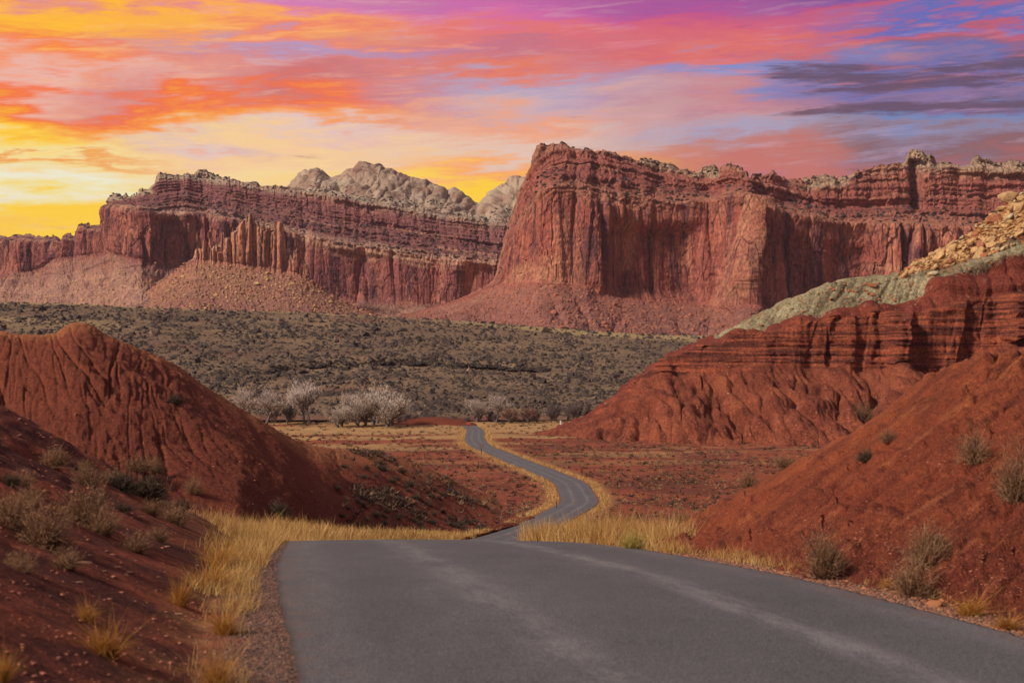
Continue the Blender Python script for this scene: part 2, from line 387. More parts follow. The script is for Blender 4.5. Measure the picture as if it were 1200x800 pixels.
def badland_mat():
    m, N, b = mat_new('badland_rock'); p = pos(N); la0 = attr(N, 'layer')
    n0 = N.noise(p, .05, 4, .6)
    la = N.math('ADD', la0, N.math('MULTIPLY', N.math('SUBTRACT', n0, .5), .3))
    red = N.mix(N.range(N.noise(p, .08, 6, .6), .35, .65), (.145, .036, .020), (.255, .073, .036))
    # ledge beds: thin dark and bright bands
    z = N.noise(N.map(p, scale=(.04, .04, 1)), .85, 4, .75)
    bands = N.mix(N.range(z, .42, .58), (.060, .018, .015), (.30, .078, .036))
    bands = N.mix(N.math('MULTIPLY', N.range(z, .66, .72), .7), bands, (.38, .13, .07))
    inb = N.math('MULTIPLY', N.range(la, .96, 1.04), N.math('SUBTRACT', 1.0, N.range(la, 2.05, 2.3)))
    c = N.mix(N.math('MULTIPLY', inb, .8), red, bands)
    # upper dark red slope with pinkish chips
    up = N.range(la, 2.05, 2.3)
    c = N.mix(N.math('MULTIPLY', up, .6), c, N.mix(N.range(N.noise(p, .25, 5, .7), .58, .66), (.15, .028, .02), (.36, .16, .13)))
    # grey-green clay band
    clay = N.mix(N.range(N.noise(N.map(p, scale=(1, 1, 2)), .05, 5, .6), .35, .68), (.19, .155, .085), (.34, .30, .175))
    clay = N.mix(N.math('MULTIPLY', N.range(N.noise(p, .12, 5, .7), .56, .66), .4), clay, (.2, .085, .05))
    rl = N.noise(N.map(p, scale=(1, 1, .25)), .22, 5, .7); clay = N.mix(N.math('MULTIPLY', N.range(rl, .5, .62), .45), clay, (.13, .10, .06))
    c = N.mix(N.math('MULTIPLY', N.range(N.math('ADD', la0, N.math('MULTIPLY', N.math('SUBTRACT', N.noise(p, .35, 5, .7), .5), .5)), 2.86, 3.0), N.math('SUBTRACT', 1.0, N.range(la, 4.0, 4.1))), c, clay)
    # rubble slope
    rub = N.mix(N.range(N.noise(p, .35, 5, .7), .42, .6), (.13, .050, .022), (.36, .17, .055))
    c = N.mix(N.range(la, 4.0, 4.15), c, rub)
    salt = N.math('MULTIPLY', N.range(N.noise(p, .16, 6, .75), .63, .68), .5)
    c = N.mix(N.math('MULTIPLY', salt, N.math('SUBTRACT', 1.0, N.range(la, .1, .9))), c, (.5, .34, .3))
    f = N.noise(p, 1.4, 6, .72); c = N.mix(.85, c, N.ramp(f, [(.38, (.42, .40, .40)), (.5, (.95, .95, .95)), (.63, (1.55, 1.45, 1.35))]), 'MULTIPLY')
    N.put(b.inputs['Base Color'], c); bump(N, b, N.math('ADD', N.noise(p, .5, 7, .75), N.math('MULTIPLY', f, .4)), .9, 1.0)
    return m
M['bad'] = badland_mat()

def sage_mat():
    m, N, b = mat_new('sage_slope_soil'); p = pos(N); la = attr(N, 'layer')
    a = N.noise(p, .02, 6, .65)
    c = N.ramp(a, [(.3, (.12, .078, .050)), (.5, (.18, .120, .072)), (.7, (.26, .175, .095))])
    r = N.noise(N.map(p, loc=(90, 3, 0)), .013, 5, .6); c = N.mix(N.math('MULTIPLY', N.range(r, .56, .68), .6), c, (.16, .062, .045))
    y = N.noise(N.map(p, scale=(.4, 1, 1), loc=(5, 60, 0)), .008, 5, .6)
    yf = N.math('MAXIMUM', N.math('MULTIPLY', N.range(y, .50, .60), N.range(la, 1.5, 1.9)), N.range(la, 1.97, 2.0))
    c = N.mix(N.math('MULTIPLY', yf, .85), c, (.38, .27, .12))
    low = N.math('SUBTRACT', 1.0, N.range(la, .0, .22))
    st = N.noise(N.map(p, scale=(.03, .2, 1)), .35, 4, .6); c = N.mix(N.math('MULTIPLY', low, N.range(st, .4, .6)), c, (.17, .055, .04))
    f = N.noise(p, .5, 6, .75); c = N.mix(.8, c, N.ramp(f, [(.38, (.45, .45, .47)), (.5, (.95, .95, .95)), (.63, (1.5, 1.45, 1.4))]), 'MULTIPLY')
    N.put(b.inputs['Base Color'], c); bump(N, b, f, .8, 1.2)
    return m
M['sage'] = sage_mat()

def ground_mat():
    m, N, b = mat_new('valley_ground'); p = pos(N)
    sep = N.new('ShaderNodeSeparateXYZ'); N.put(sep.inputs[0], p); Y = sep.outputs[1]
    a = N.noise(p, .06, 6, .65); c = N.mix(N.range(a, .38, .62), (.13, .036, .022), (.25, .065, .032))
    n2 = N.noise(p, .9, 6, .7); c = N.mix(N.math('MULTIPLY', N.range(n2, .5, .7), .5), c, (.30, .10, .05))
    c = N.mix(N.math('SUBTRACT', 1.0, N.range(Y, 45, 90)), c, N.mix(N.range(N.noise(p, .7, 7, .7), .40, .62), (.075, .020, .014), (.20, .052, .026)))  # near soil is redder, and its shade is put into the darker colour
    # straw coloured grass cover far down the valley and along the verge
    g = N.noise(N.map(p, scale=(.35, 1, 1)), .045, 6, .68)
    far = N.range(Y, 230, 420); edge = attr(N, 'verge')
    g1 = N.math('MULTIPLY', N.range(N.math('ADD', g, N.math('MULTIPLY', N.range(Y, 380, 490), .16)), .50, .60), far)
    c = N.mix(N.math('MULTIPLY', g1, .8), c, (.42, .27, .11))
    c = N.mix(N.math('MULTIPLY', edge, .75), c, N.mix(N.range(N.noise(p, 3.0, 4, .6), .4, .6), (.30, .15, .06), (.44, .27, .10)))
    f = N.noise(p, 9, 6, .78); nf = N.noise(p, 1.7, 6, .75)
    c = N.mix(.85, c, N.ramp(N.mix(.5, f, nf), [(.40, (.36, .33, .35)), (.5, (.88, .88, .88)), (.60, (1.6, 1.45, 1.35))]), 'MULTIPLY')
    gr = attr(N, 'gravel')
    v = N.vor(p, 34); gc = N.mix(v.outputs['Color'], (.06, .035, .03), (.28, .16, .11)); 
    c = N.mix(N.math('MULTIPLY', gr, .8), c, gc)
    N.put(b.inputs['Base Color'], c)
    bump(N, b, N.math('ADD', N.math('MULTIPLY', f, .25), nf), .9, .12)
    return m
M['ground'] = ground_mat()

def road_mat():
    m, N, b = mat_new('worn_asphalt', .78); b.inputs['Specular IOR Level'].default_value = .3
    p = pos(N); w = attr(N, 'across'); s = attr(N, 'along')
    c = N.ramp(N.noise(N.map(p, scale=(1, .25, 1)), .5, 5, .6), [(.3, (.078, .078, .081)), (.7, (.106, .105, .108))])
    ws = N.math('ADD', w, N.math('MULTIPLY', N.math('SUBTRACT', N.noise(N.xyz(0.0, s, 0.0), .25, 3, .5), .5), .35))
    for off, wd, am in ((1.15, .22, .8), (-.85, .26, .6), (-2.3, .2, .15), (2.4, .25, .15)):
        d = N.math('ABSOLUTE', N.math('SUBTRACT', ws, off))
        k = N.math('MULTIPLY', N.math('SUBTRACT', 1.0, N.range(d, 0, wd*1.5)), am)
        nn = N.range(N.noise(N.xyz(N.math('MULTIPLY', w, 2.2), N.math('MULTIPLY', s, .45), 3.0), 1.6, 6, .75), .34, .66)
        c = N.mix(N.math('MULTIPLY', N.math('MULTIPLY', k, nn), .62), c, (.28, .265, .26))
    for off, wd in ((.15, .5), (1.95, .35), (-1.7, .4)):
        d = N.math('ABSOLUTE', N.math('SUBTRACT', ws, off))
        k = N.math('SUBTRACT', 1.0, N.range(d, 0, wd*1.6)); c = N.mix(N.math('MULTIPLY', k, .22), c, (.062, .060, .066))
    f = N.noise(p, 38, 5, .8); v = N.vor(p, 70)
    c = N.mix(.9, c, N.ramp(f, [(.38, (.55, .55, .55)), (.5, (.95, .95, .95)), (.62, (1.6, 1.55, 1.5))]), 'MULTIPLY')
    c = N.mix(N.math('MULTIPLY', N.math('SUBTRACT', 1.0, N.range(v.outputs['Distance'], .15, .35)), .3), c, (.28, .26, .25))
    # red dust that blew on to the shoulders
    ed = N.math('MULTIPLY', N.range(N.math('ABSOLUTE', w), 2.2, 2.8), N.range(N.noise(p, 1.5, 5, .7), .4, .65))
    c = N.mix(N.math('MULTIPLY', ed, .5), c, (.18, .09, .065))
    c = N.mix(N.range(N.math('ABSOLUTE', w), 2.66, 2.72), c, (.05, .038, .036))  # skirt colour darkened to cancel the sunlit rim along the asphalt
    wp = N.noise(p, 1.1, 5, .7); pc = N.new('ShaderNodeVectorMath', operation='MULTIPLY_ADD'); N.put(pc.inputs[0], N.xyz(wp, wp, wp)); pc.inputs[1].default_value = (.9, .9, 0); N.put(pc.inputs[2], p)
    ck = N.vor(N.map(pc.outputs[0], scale=(1, .45, 1)), .55, 'DISTANCE_TO_EDGE')
    crack = N.math('MULTIPLY', N.math('SUBTRACT', 1.0, N.range(ck.outputs['Distance'], .002, .012)), N.range(N.noise(p, .35, 4, .6), .48, .6))
    c = N.mix(N.math('MULTIPLY', crack, .12), c, (.03, .028, .03))
    blot = N.noise(N.map(p, scale=(1, .5, 1), loc=(4, 4, 0)), 1.7, 6, .7)
    c = N.mix(.6, c, N.ramp(blot, [(.36, (.86, .86, .87)), (.5, (1, 1, 1)), (.64, (1.12, 1.11, 1.1))]), 'MULTIPLY')
    N.put(b.inputs['Base Color'], c); bump(N, b, N.math('ADD', f, v.outputs['Distance']), .7, .01)
    return m
M['road'] = road_mat()

def var_mat(name, stops, rough=.9, noise=None, trans=0.0):
    """colour from the per-blade 'var' attribute"""
    m, N, b = mat_new(name, rough); v = attr(N, 'var')
    oi = N.new('ShaderNodeObjectInfo').outputs['Random']
    v = N.math('ADD', v, N.math('MULTIPLY', N.math('SUBTRACT', oi, .5), .25), clamp=True)
    c = N.ramp(v, stops); N.put(b.inputs['Base Color'], c)
    if trans: 
        t = N.new('ShaderNodeBsdfTranslucent'); N.put(t.inputs[0], c); mx = N.new('ShaderNodeMixShader'); mx.inputs[0].default_value = trans
        out = N.n['Material Output']; N.l.new(b.outputs[0], mx.inputs[1]); N.l.new(t.outputs[0], mx.inputs[2]); N.l.new(mx.outputs[0], out.inputs[0])
    return m
M['grass'] = var_mat('dry_grass', [(0, (.16, .075, .028)), (.3, (.40, .21, .065)), (.65, (.60, .38, .13)), (1, (.74, .56, .27))], trans=.3)
M['tuft'] = var_mat('amber_grass', [(0, (.20, .07, .02)), (.5, (.46, .21, .045)), (1, (.62, .36, .09))], trans=.3)
M['shrub'] = var_mat('dry_shrub_twigs', [(0, (.05, .035, .025)), (.4, (.15, .08, .045)), (.8, (.32, .17, .09)), (1, (.42, .25, .13))], trans=.15)
M['shrub_dark'] = var_mat('dark_shrub_leaves', [(0, (.03, .026, .02)), (.6, (.075, .052, .035)), (1, (.16, .10, .06))])
M['rabbit'] = var_mat('yellow_green_shrub', [(0, (.12, .09, .02)), (.5, (.34, .25, .06)), (1, (.55, .42, .14))], trans=.2)
M['twig_pale'] = var_mat('pale_bare_twigs', [(0, (.30, .23, .18)), (.5, (.50, .40, .32)), (1, (.70, .60, .49))])
M['twig_grey'] = var_mat('grey_bare_twigs', [(0, (.20, .15, .125)), (.5, (.42, .33, .27)), (1, (.62, .51, .43))])
M['twig_rust'] = var_mat('rusty_bare_twigs', [(0, (.16, .07, .04)), (.5, (.30, .13, .07)), (1, (.42, .22, .12))])
M['twig_dark'] = var_mat('dark_bare_twigs', [(0, (.06, .045, .045)), (.5, (.11, .08, .08)), (1, (.19, .13, .12))])
M['scrub'] = var_mat('valley_scrub_twigs', [(0, (.035, .026, .022)), (.4, (.09, .055, .038)), (.75, (.20, .12, .07)), (1, (.36, .23, .12))])
M['bush'] = var_mat('sagebrush_foliage', [(0, (.036, .027, .023)), (.5, (.068, .051, .041)), (.8, (.14, .10, .07)), (1, (.30, .20, .12))])
def simple(name, col, rough=.8, scale=12, amt=.5):
    m, N, b = mat_new(name, rough); p = N.new('ShaderNodeTexCoord').outputs['Object']
    f = N.noise(p, scale, 6, .7); c = N.mix(amt, col, N.ramp(f, [(.3, (.4, .38, .36)), (.5, (1, 1, 1)), (.75, (1.5, 1.45, 1.4))]), 'MULTIPLY')
    N.put(b.inputs['Base Color'], c); bump(N, b, f, .6, .05); return m
M['bark'] = simple('cottonwood_bark', (.13, .10, .085))
M['rock_tan'] = simple('tan_boulder', (.44, .27, .12), scale=1.5, amt=.8)
M['rock_pale'] = simple('pale_boulder', (.42, .34, .2), scale=1.5, amt=.8)
M['rock_rust'] = simple('rusty_boulder', (.34, .13, .06), scale=1.5, amt=.8)
M['rock_red'] = simple('red_chip_rock', (.33, .12, .07), scale=3, amt=.8)
M['stone'] = simple('orange_cobble', (.42, .17, .075), scale=9, amt=.6)
M['slab'] = simple('pale_slab', (.46, .24, .15), scale=9, amt=.6)
M['gravel'] = simple('shoulder_gravel', (.27, .15, .10), scale=25, amt=.9)
M['gravel_b'] = simple('dark_gravel', (.085, .06, .055), scale=25, amt=.9)
M['post_dark'] = simple('brown_post', (.05, .035, .03))
M['post_white'] = simple('white_post', (.7, .68, .64), amt=.2)
M['sign_back'] = simple('sign_plate_back', (.16, .13, .125), .5, amt=.2)
M['sign_red'] = simple('sign_red', (.40, .09, .05), .5, amt=.2)

# ------------------------------------------------------------------ road profile
_ry = np.array([-60, -20, 0, 9.7, 14.6, 18.7, 25, 36, 41, 60, 80, 100, 130, 155, 180, 215, 260, 480, 520, 9000.])
_rz = np.array([.6, .3, 0, -.34, -.54, -.83, -1.40, -2.66, -3.36, -5.95, -8.4, -10.8, -14.0, -16.1, -17.3, -17.9, -18, -18, -18, -18.])
_cy = np.array([-60, -20, 0, 9.7, 14.6, 18.7, 25, 36, 45, 60, 80, 100, 130, 160, 190, 215, 240, 270, 300, 330, 360, 380, 400, 450, 480, 520, 600])
_cx = np.array([12, 5.6, 2.9, 1.38, .42, -.25, -1.1, -2.75, -3.5, -4.1, -4.4, -4.1, -2.3, 1.2, 6.3, 10.0, 10.0, 6.6, 1.6, -2.9, -7.6, -9.3, -10.3, -11.4, -14, -22, -60])
def pchip(xs, ys, x):
    h = np.diff(xs); d = np.diff(ys)/h; m = np.zeros_like(ys)
    w1 = 2*h[1:]+h[:-1]; w2 = h[1:]+2*h[:-1]
    with np.errstate(divide='ignore', invalid='ignore'):
        mm = (w1+w2)/(w1/d[:-1]+w2/d[1:])
    m[1:-1] = np.where(d[:-1]*d[1:] > 0, mm, 0); m[0] = d[0]; m[-1] = d[-1]
    i = np.clip(np.searchsorted(xs, x)-1, 0, len(h)-1); t = (x-xs[i])/h[i]; t = np.clip(t, 0, 1)
    return (ys[i]*(1+2*t)*(1-t)**2+h[i]*m[i]*t*(1-t)**2+ys[i+1]*t*t*(3-2*t)+h[i]*m[i+1]*t*t*(t-1))
_yy = np.linspace(-60, 600, 6601)
_zt = gsmooth(pchip(_ry, _rz, _yy), 8, 0); _ct = gsmooth(pchip(_cy, _cx, _yy), 24, 0)
def zr(y): return np.interp(y, _yy, _zt)
def cx(y): return np.interp(y, _yy, _ct)
_sl = np.gradient(_ct, _yy)
def halfw(y):                                          # half width measured along X (the road runs obliquely)
    return 2.75*np.sqrt(1+np.interp(y, _yy, _sl)**2)
def edge_noise(y, side):
    return .04*pn(y*1.3, side*9.0+0*y)+.035*pn(y*5.0, side*5.0+0*y)+.03*pn(y*17.0, side*3.0+0*y)

# ------------------------------------------------------------------ ground (valley floor and roadside)
def ground_z(X, Y):
    hw = halfw(Y); dl = (cx(Y)-hw)-X; dr = X-(cx(Y)+hw)          # distance outside the left / right edge
    d = np.maximum(dl, dr)
    z = zr(Y)-.03*sst(0, .3, d)
    nb = 1-sst(31, 46, Y+pn(X*.15, Y*.05)*4)
    rise = (.46+.07*sst(16, 29, Y))*np.maximum(dl-.7, 0); rise = np.minimum(rise, 3.4+.12*np.maximum(dl-6, 0))
    z = z+nb*rise*(1+.25*fbm(X*.3, Y*.3, seed=3))
    out = sst(.5, 3, d)
    z = z+out*(.05+.16*nb*sst(.5, 4, dl))*fbm(X*.9, Y*.9, o=5, seed=5, g=.6)*1.4
    z = z-out*nb*sst(1, 3, dl)*.12*(1-groove(pn(X*.5+Y*.25+.4*pn(X, Y), Y*.9-X*.3, seed=7), .18))
    z = z+out*.035*fbm(X*6, Y*6, o=3, seed=6)*(Y < 60)
    # valley relief: low swells and small washes
    far = sst(6, 30, d)*sst(120, 200, Y)
    z = z+far*(1.1*fbm(X*.018, Y*.012, o=5, seed=8)-.5*(1-groove(fbm(X*.03, Y*.012, o=3, seed=9), .12)))
    # land left of the road climbs with the hill foot, right of it rises gently
    z = z+(sst(.4, 2.6, dl)*1.0+sst(3, 12, dl)*.8)*sst(40, 60, Y)*(1-sst(115, 160, Y))
    z = z-sst(6, 20, dr)*sst(40, 70, Y)*(1-sst(120, 170, Y))*.4
    z = z+.55*sst(470, 500, Y)*out
    return z, d, dl, dr
def make_ground():
    r = np.r_[np.linspace(-1500, -320, 24, endpoint=False), np.linspace(-300, 1450, 440, endpoint=False), np.linspace(1500, 2900, 24)]
    ratio = (r-CX)/F
    yy = np.r_[np.linspace(-15, 4, 12, endpoint=False), np.geomspace(4, 46, 215, endpoint=False), np.geomspace(46, 180, 60, endpoint=False), np.geomspace(180, 560, 110, endpoint=False), np.geomspace(560, 3600, 10)]
    Y = yy[:, None]+0*ratio[None]; X = ratio[None]*(Y+18*np.exp(-np.maximum(Y, 0)/40))
    z, d, dl, dr = ground_z(X, Y)
    verge = np.exp(-((d-1.2)/1.5)**2)*(d > 0)*sst(18, 40, Y)+.55*np.exp(-((dl-.65)/.32)**2)*(1-sst(18, 40, Y))*sst(-.2, .25, fbm(X*1.5, Y*1.2, seed=164))
    gravel = ((d > -.2)*(1-sst(.25, .75, d+.25*pn(X*2, Y*2))))*(1-sst(24, 40, Y))
    me = mesh_np('ground', np.stack([X, Y, z], -1).reshape(-1, 3), grid_quads(*Y.shape), M['ground'], True, {'verge': np.clip(verge, 0, 1), 'gravel': gravel})
    o = obj('ground', me); tag(o, 'red valley floor and roadside earth on both sides of the road', kind='structure')
    SHEETS['ground'] = (np.stack([X, Y, z], -1), z)
make_ground()

def make_road():
    ys = np.r_[np.linspace(-30, 4, 40, endpoint=False), np.geomspace(4, 40, 900, endpoint=False), np.linspace(40, 560, 500)]
    ac = np.r_[-1.0, -.9985, np.linspace(-.985, .985, 15), .9985, 1.0]
    Y = ys[:, None]+0*ac[None]; A = ac[None]+0*Y
    hw = halfw(Y)+np.where(A < 0, edge_noise(Y, 1.0), edge_noise(Y, 2.0))*(np.abs(A) > .9)
    X = cx(Y)+A*hw
    Z = zr(Y)+.035+.035*(1-A*A)
    Z[:, 0] -= .06; Z[:, -1] -= .06
    sl = np.interp(Y, _yy, _sl); off = A*2.72
    Y2 = Y-0*sl
    along = np.cumsum(np.r_[0, np.hypot(np.diff(ys), np.diff(cx(ys)))])[:, None]+0*A
    me = mesh_np('road', np.stack([X, Y2, Z], -1).reshape(-1, 3), grid_quads(*Y.shape), M['road'], True, {'across': off, 'along': along})
    tag(obj('road', me), 'grey asphalt road dropping over a crest and winding up the valley', kind='structure')
make_road()

# ------------------------------------------------------------------ distant domes and mesas
def tab(rows, i, yoff=0.0, base_y=None):
    """column i of a table whose last column is the distance"""
    return [(r[0], r[i], r[-1]+yoff) for r in rows]

def wall_detail(P, N, L, s, z, w_wall, w_cap, w_tal, seed=0, sc=1.0, smooth_at=0.0):
    """outward displacement for sandstone walls: buttresses, flutes, cracks, beds, blocks"""
    zb = ZB
    wv = fbm(s/45/sc, z/260/sc, o=3, seed=seed+1); wv2 = fbm(s/14/sc, z/30/sc, o=3, seed=seed+31)
    calm = sst(-.15, .25, pn(s/110, z/400, seed=seed+30))            # some stretches are smooth, others deeply fluted
    calm = np.maximum(calm, smooth_at)
    d = 15*sc*fbm(s/95/sc, z/600/sc, o=3, seed=seed)
    f1 = groove(pn(s/34/sc+.7*wv, z/300/sc, seed=seed+2), .32)
    f2 = groove(pn(s/13/sc+1.2*wv, z/150/sc, seed=seed+3), .30)
    f3 = groove(pn(s/5/sc+1.5*wv+.3*wv2, z/60/sc, seed=seed+4), .3)
    wall = d+12*sc*f1*(1-.5*calm)+7.0*sc*f2*(1-.8*calm)+1.4*sc*f3*(1-.6*calm)
    _, _, idb = worley(s/20/sc+.3*wv, z/55/sc+wv2*.6, seed+5); _, _, idc = worley(s/7/sc+.3*wv2, z/14/sc, seed+6)
    wall = wall+5.0*sc*(idb-.5)*(1-.5*calm)+1.6*sc*(idc-.5)*(1-.7*calm)
    # slanting joints
    jn = groove(pn((s+z*.45)/38+.6*wv2, z/120, seed=seed+32), .06); wall = wall-2.6*(1-jn)*sst(0, .2, wv)
    bed = pn(zb/4.2/sc+.9*wv2, s/130/sc, seed=seed+7); bed2 = pn(zb/11/sc+.5*wv2, s/240/sc, seed=seed+8)
    wall = wall+.25*sc*np.tanh(bed*4)
    fb = fbm(s/7/sc, z/7/sc, P[..., 1]/9/sc, o=4, seed=seed+9)
    wall = wall+1.5*sc*fb
    cap = .6*d+4.2*sc*np.tanh(bed2*3)+2.4*sc*np.tanh(bed*3)+4*sc*f1+1.2*sc*f2+3.6*sc*(idb-.5)+1.6*sc*(idc-.5)+3.0*sc*fb
    f1w, f2w, idt = worley(P[..., 0]/5/sc, (P[..., 1]*.6+z)/5/sc, seed+10)
    tal = 8.0*sc*fbm(P[..., 0]/40/sc, P[..., 1]/60/sc, o=4, seed=seed+11)+2.0*sc*np.clip(.42-f1w, 0, 1)*(idt > .45)*2+1.6*sc*fb \
        -4.0*sc*(1-groove(pn(P[..., 0]/28/sc+.3*wv, P[..., 1]/160/sc, seed=seed+12), .35))
    return wall*w_wall+cap*w_cap+tal*w_tal

def band(L, a, b, e=.12):
    return sst(a-e, a+e, L)*(1-sst(b-e, b+e, L))
def horiz(N):
    h = N.copy(); h[..., 2] = 0; h /= np.linalg.norm(h, axis=2, keepdims=True)+1e-6; return h

R = [  # px, foot, wall base, rim, cap base, pale base, skyline, distance
 (480, 378, 368, 367.7, 367.4, 367.2, 367, 1640), (520, 380, 357, 356.7, 356.4, 356.2, 356, 1610), (560, 386, 343, 342, 341.4, 340.7, 340, 1590), (581, 390, 334, 332, 330, 329, 328, 1575), (587, 391, 333, 318, 308, 304, 301, 1560),
 (592, 392, 332, 305, 292, 283, 279, 1545), (598, 393, 331, 290, 272, 261, 257, 1525), (606, 394, 330, 268, 246, 235, 231, 1500), (616, 395, 330, 248, 224, 210, 207, 1475),
 (622, 396, 330, 238, 212, 193, 190, 1460), (626, 396, 330, 230, 204, 178, 175, 1450), (630, 396, 330, 225, 200, 172, 169, 1445), (645, 397, 330, 221, 195, 171, 168, 1440), (660, 397, 331, 221, 193, 170, 167, 1440), (690, 398, 335, 232, 192, 175, 172, 1447),
 (705, 399, 343, 236, 196, 178, 175, 1452), (720, 400, 346, 238, 200, 181, 178, 1458), (745, 401, 350, 240, 205, 188, 185, 1468), (754, 401, 351, 240, 207, 191, 182, 1470), (776, 402, 353, 240, 211, 196, 184, 1478),
 (788, 402, 355, 239, 214, 199, 189, 1484), (800, 402, 356, 238, 217, 204, 199, 1488), (816, 403, 357, 236, 221, 207, 201, 1492), (826, 403, 357, 235, 223, 208, 193, 1492), (836, 403, 357, 234, 223, 208, 194, 1490),
 (843, 403, 358, 232, 221, 205, 200, 1484), (846, 403, 358, 230, 214, 196, 194, 1478), (859, 404, 359, 228, 214, 196, 194, 1466), (876, 404, 360, 227, 216, 203, 201.5, 1450), (878, 404, 360, 228, 218, 213, 211, 1450),
 (882, 404, 360, 230, 216, 203, 201.5, 1452), (907, 405, 362, 244, 226, 206, 204, 1470), (913, 405, 363, 247, 230, 211, 209, 1475), (924, 406, 364, 250, 234, 219, 216, 1485), (946, 406, 367, 254, 238, 226, 218, 1495),
 (948, 406, 367, 254, 239, 222, 206, 1496), (965, 407, 370, 257, 242, 220, 202.5, 1500), (993, 408, 374, 261, 244, 216, 206, 1508), (1002, 408, 375, 262, 243, 202, 198, 1510), (1021, 409, 378, 262, 242, 197, 194, 1515),
 (1059, 410, 382, 263, 242, 194, 187.5, 1520), (1066, 410, 383, 263, 242, 194, 175, 1522), (1090, 411, 385, 264, 243, 195, 177.5, 1525), (1099, 411, 386, 264, 243, 196, 186, 1528), (1115, 411, 388, 265, 243, 197, 190.5, 1530),
 (1137, 412, 390, 266, 244, 199, 192, 1534), (1140, 412, 390, 266, 244, 200, 185, 1535), (1156, 412, 391, 267, 245, 200, 183, 1537), (1168, 412, 392, 268, 245, 201, 189, 1538), (1200, 413, 394, 270, 246, 202, 189, 1542), (1300, 415, 398, 274, 248, 206, 186, 1560), (1600, 420, 405, 290, 262, 222, 196, 1620)]
def r_lines():
    up = lambda i, off: tab(R, i, off)
    pale = [(r[0], r[5], r[-1]+84) for r in R]
    top = [(r[0], r[6]+.0, r[-1]+100) for r in R]
    back = [(r[0], r[6]+9, r[-1]+420) for r in R]
    return [tab(R, 1, -150), tab(R, 2, 0), up(3, 16), up(4, 66), pale, top, back]
def r_disp(P, N, L, s, px):
    z = P[..., 2].astype(np.float32)
    solid = sst(588, 622, px)
    ww = band(L, 1, 2)*solid; wc = band(L, 2, 5)*solid; wt = np.maximum(1-sst(.9, 1.1, L), 1-solid)
    d = wall_detail(P, N, L, s, z, ww, wc, wt, 20, 1.0, .8*sst(700, 740, px)*(1-sst(825, 850, px))+.7*sst(900, 930, px)*(1-sst(1030, 1050, px)))
    d = d-9*ww-4*wc
    # the buttress that leans out on the right half, broad at its foot
    t = np.clip((L-1), 0, 1.6)
    tc = np.clip(t, 0, 1); c = 874+11*tc+3*pn(z/30, 0*z, seed=47); w = np.where(px < c, 40*(1-.78*tc)+4, 13-5*tc)
    tri = np.clip(1-np.abs(px-c)/w, 0, 1)*sst(.6, 1.0, L)*(1-sst(1.95, 2.2, L))
    d = d+(38*(1-.5*tc))*tri**.8
    # deep cleft at the right of the wall
    cl = np.exp(-((px-1059-2*pn(z/15, 0*z))/2.6)**2)*band(L, 1.1, 2.0); d = d-22*cl
    cl2 = np.exp(-((px-1076-.06*(200-z))/6)**2)*band(L, 2.8, 4.3); d = d-18*cl2
    # alcoves: shallow smooth recesses in the middle of the wall
    for a, b, k in ((745, 32, 9), (795, 26, 12), (1000, 30, 8), (940, 22, 7), (1110, 30, 9)):
        d = d-k*np.exp(-((px-a)/b)**4)*band(L, 1.05, 1.75, .1)
    Nh = horiz(N); k = sst(.5, .7, L)*(1-sst(4.6, 4.95, L)); D = N*(1-k)[..., None]+Nh*k[..., None]
    P = P+D*d[..., None]
    bz = (hash01(np.floor(s/7+.4*pn(s/20, 0*s)), seed=3)-.5)*3.0+(hash01(np.floor(s/19), seed=4)-.5)*3
    P[..., 2] += (bz+1.5*fbm(s/4, P[..., 1]/8, seed=40))*sst(2.2, 4.5, L)*solid
    return P
lr = np.r_[np.linspace(470, 560, 40, endpoint=False), np.linspace(560, 1210, 720, endpoint=False), np.linspace(1210, 1600, 70)]
def r_tint(P, L, px):
    t = np.clip(L-1, 0, 1); c = 874+11*t; w = 40*(1-.8*t)+3
    a = sst(-.1, .3, 1-(c-px)/w)*(px < c+2)*(L > .98)*(1-sst(1.9, 2.1, L))*.6  # lit left face of the buttress, painted as a paler tone
    b = sst(583, 600, px)*(1-sst(650, 690, px))*band(L, 1.0, 1.28, .06)*.8  # yellowish light on the foot of the left prow, painted in
    c2 = sst(1000, 1020, px)*band(L, 1.52, 1.62, .03)*.7
    return np.clip(a+b+c2+.35*band(L, 2.0, 2.6, .1)*sst(640, 700, px), 0, 1)
def l_tint(P, L, px):
    return np.clip(sst(330, 360, px)*band(L, 1.9, 2.06, .04)+.5*sst(330, 400, px)*band(L, 1.78, 1.86, .02)+.5*band(L, .05, .8, .1), 0, 1)
right_mesa = loft('right_mesa', r_lines(), lr, [22, 102, 28, 38, 14, 4], M['right'], r_disp, (1.2, 1.0), smooth=False, bed=3, tint=r_tint,
    relayer=lambda L, px: np.where((px < 750) | ((px > 843) & (px < 946)) | ((px > 997) & (px < 1057)), np.minimum(L, 3.85), L))
tag(right_mesa, 'tall red sandstone mesa with fluted cliff wall on the right')

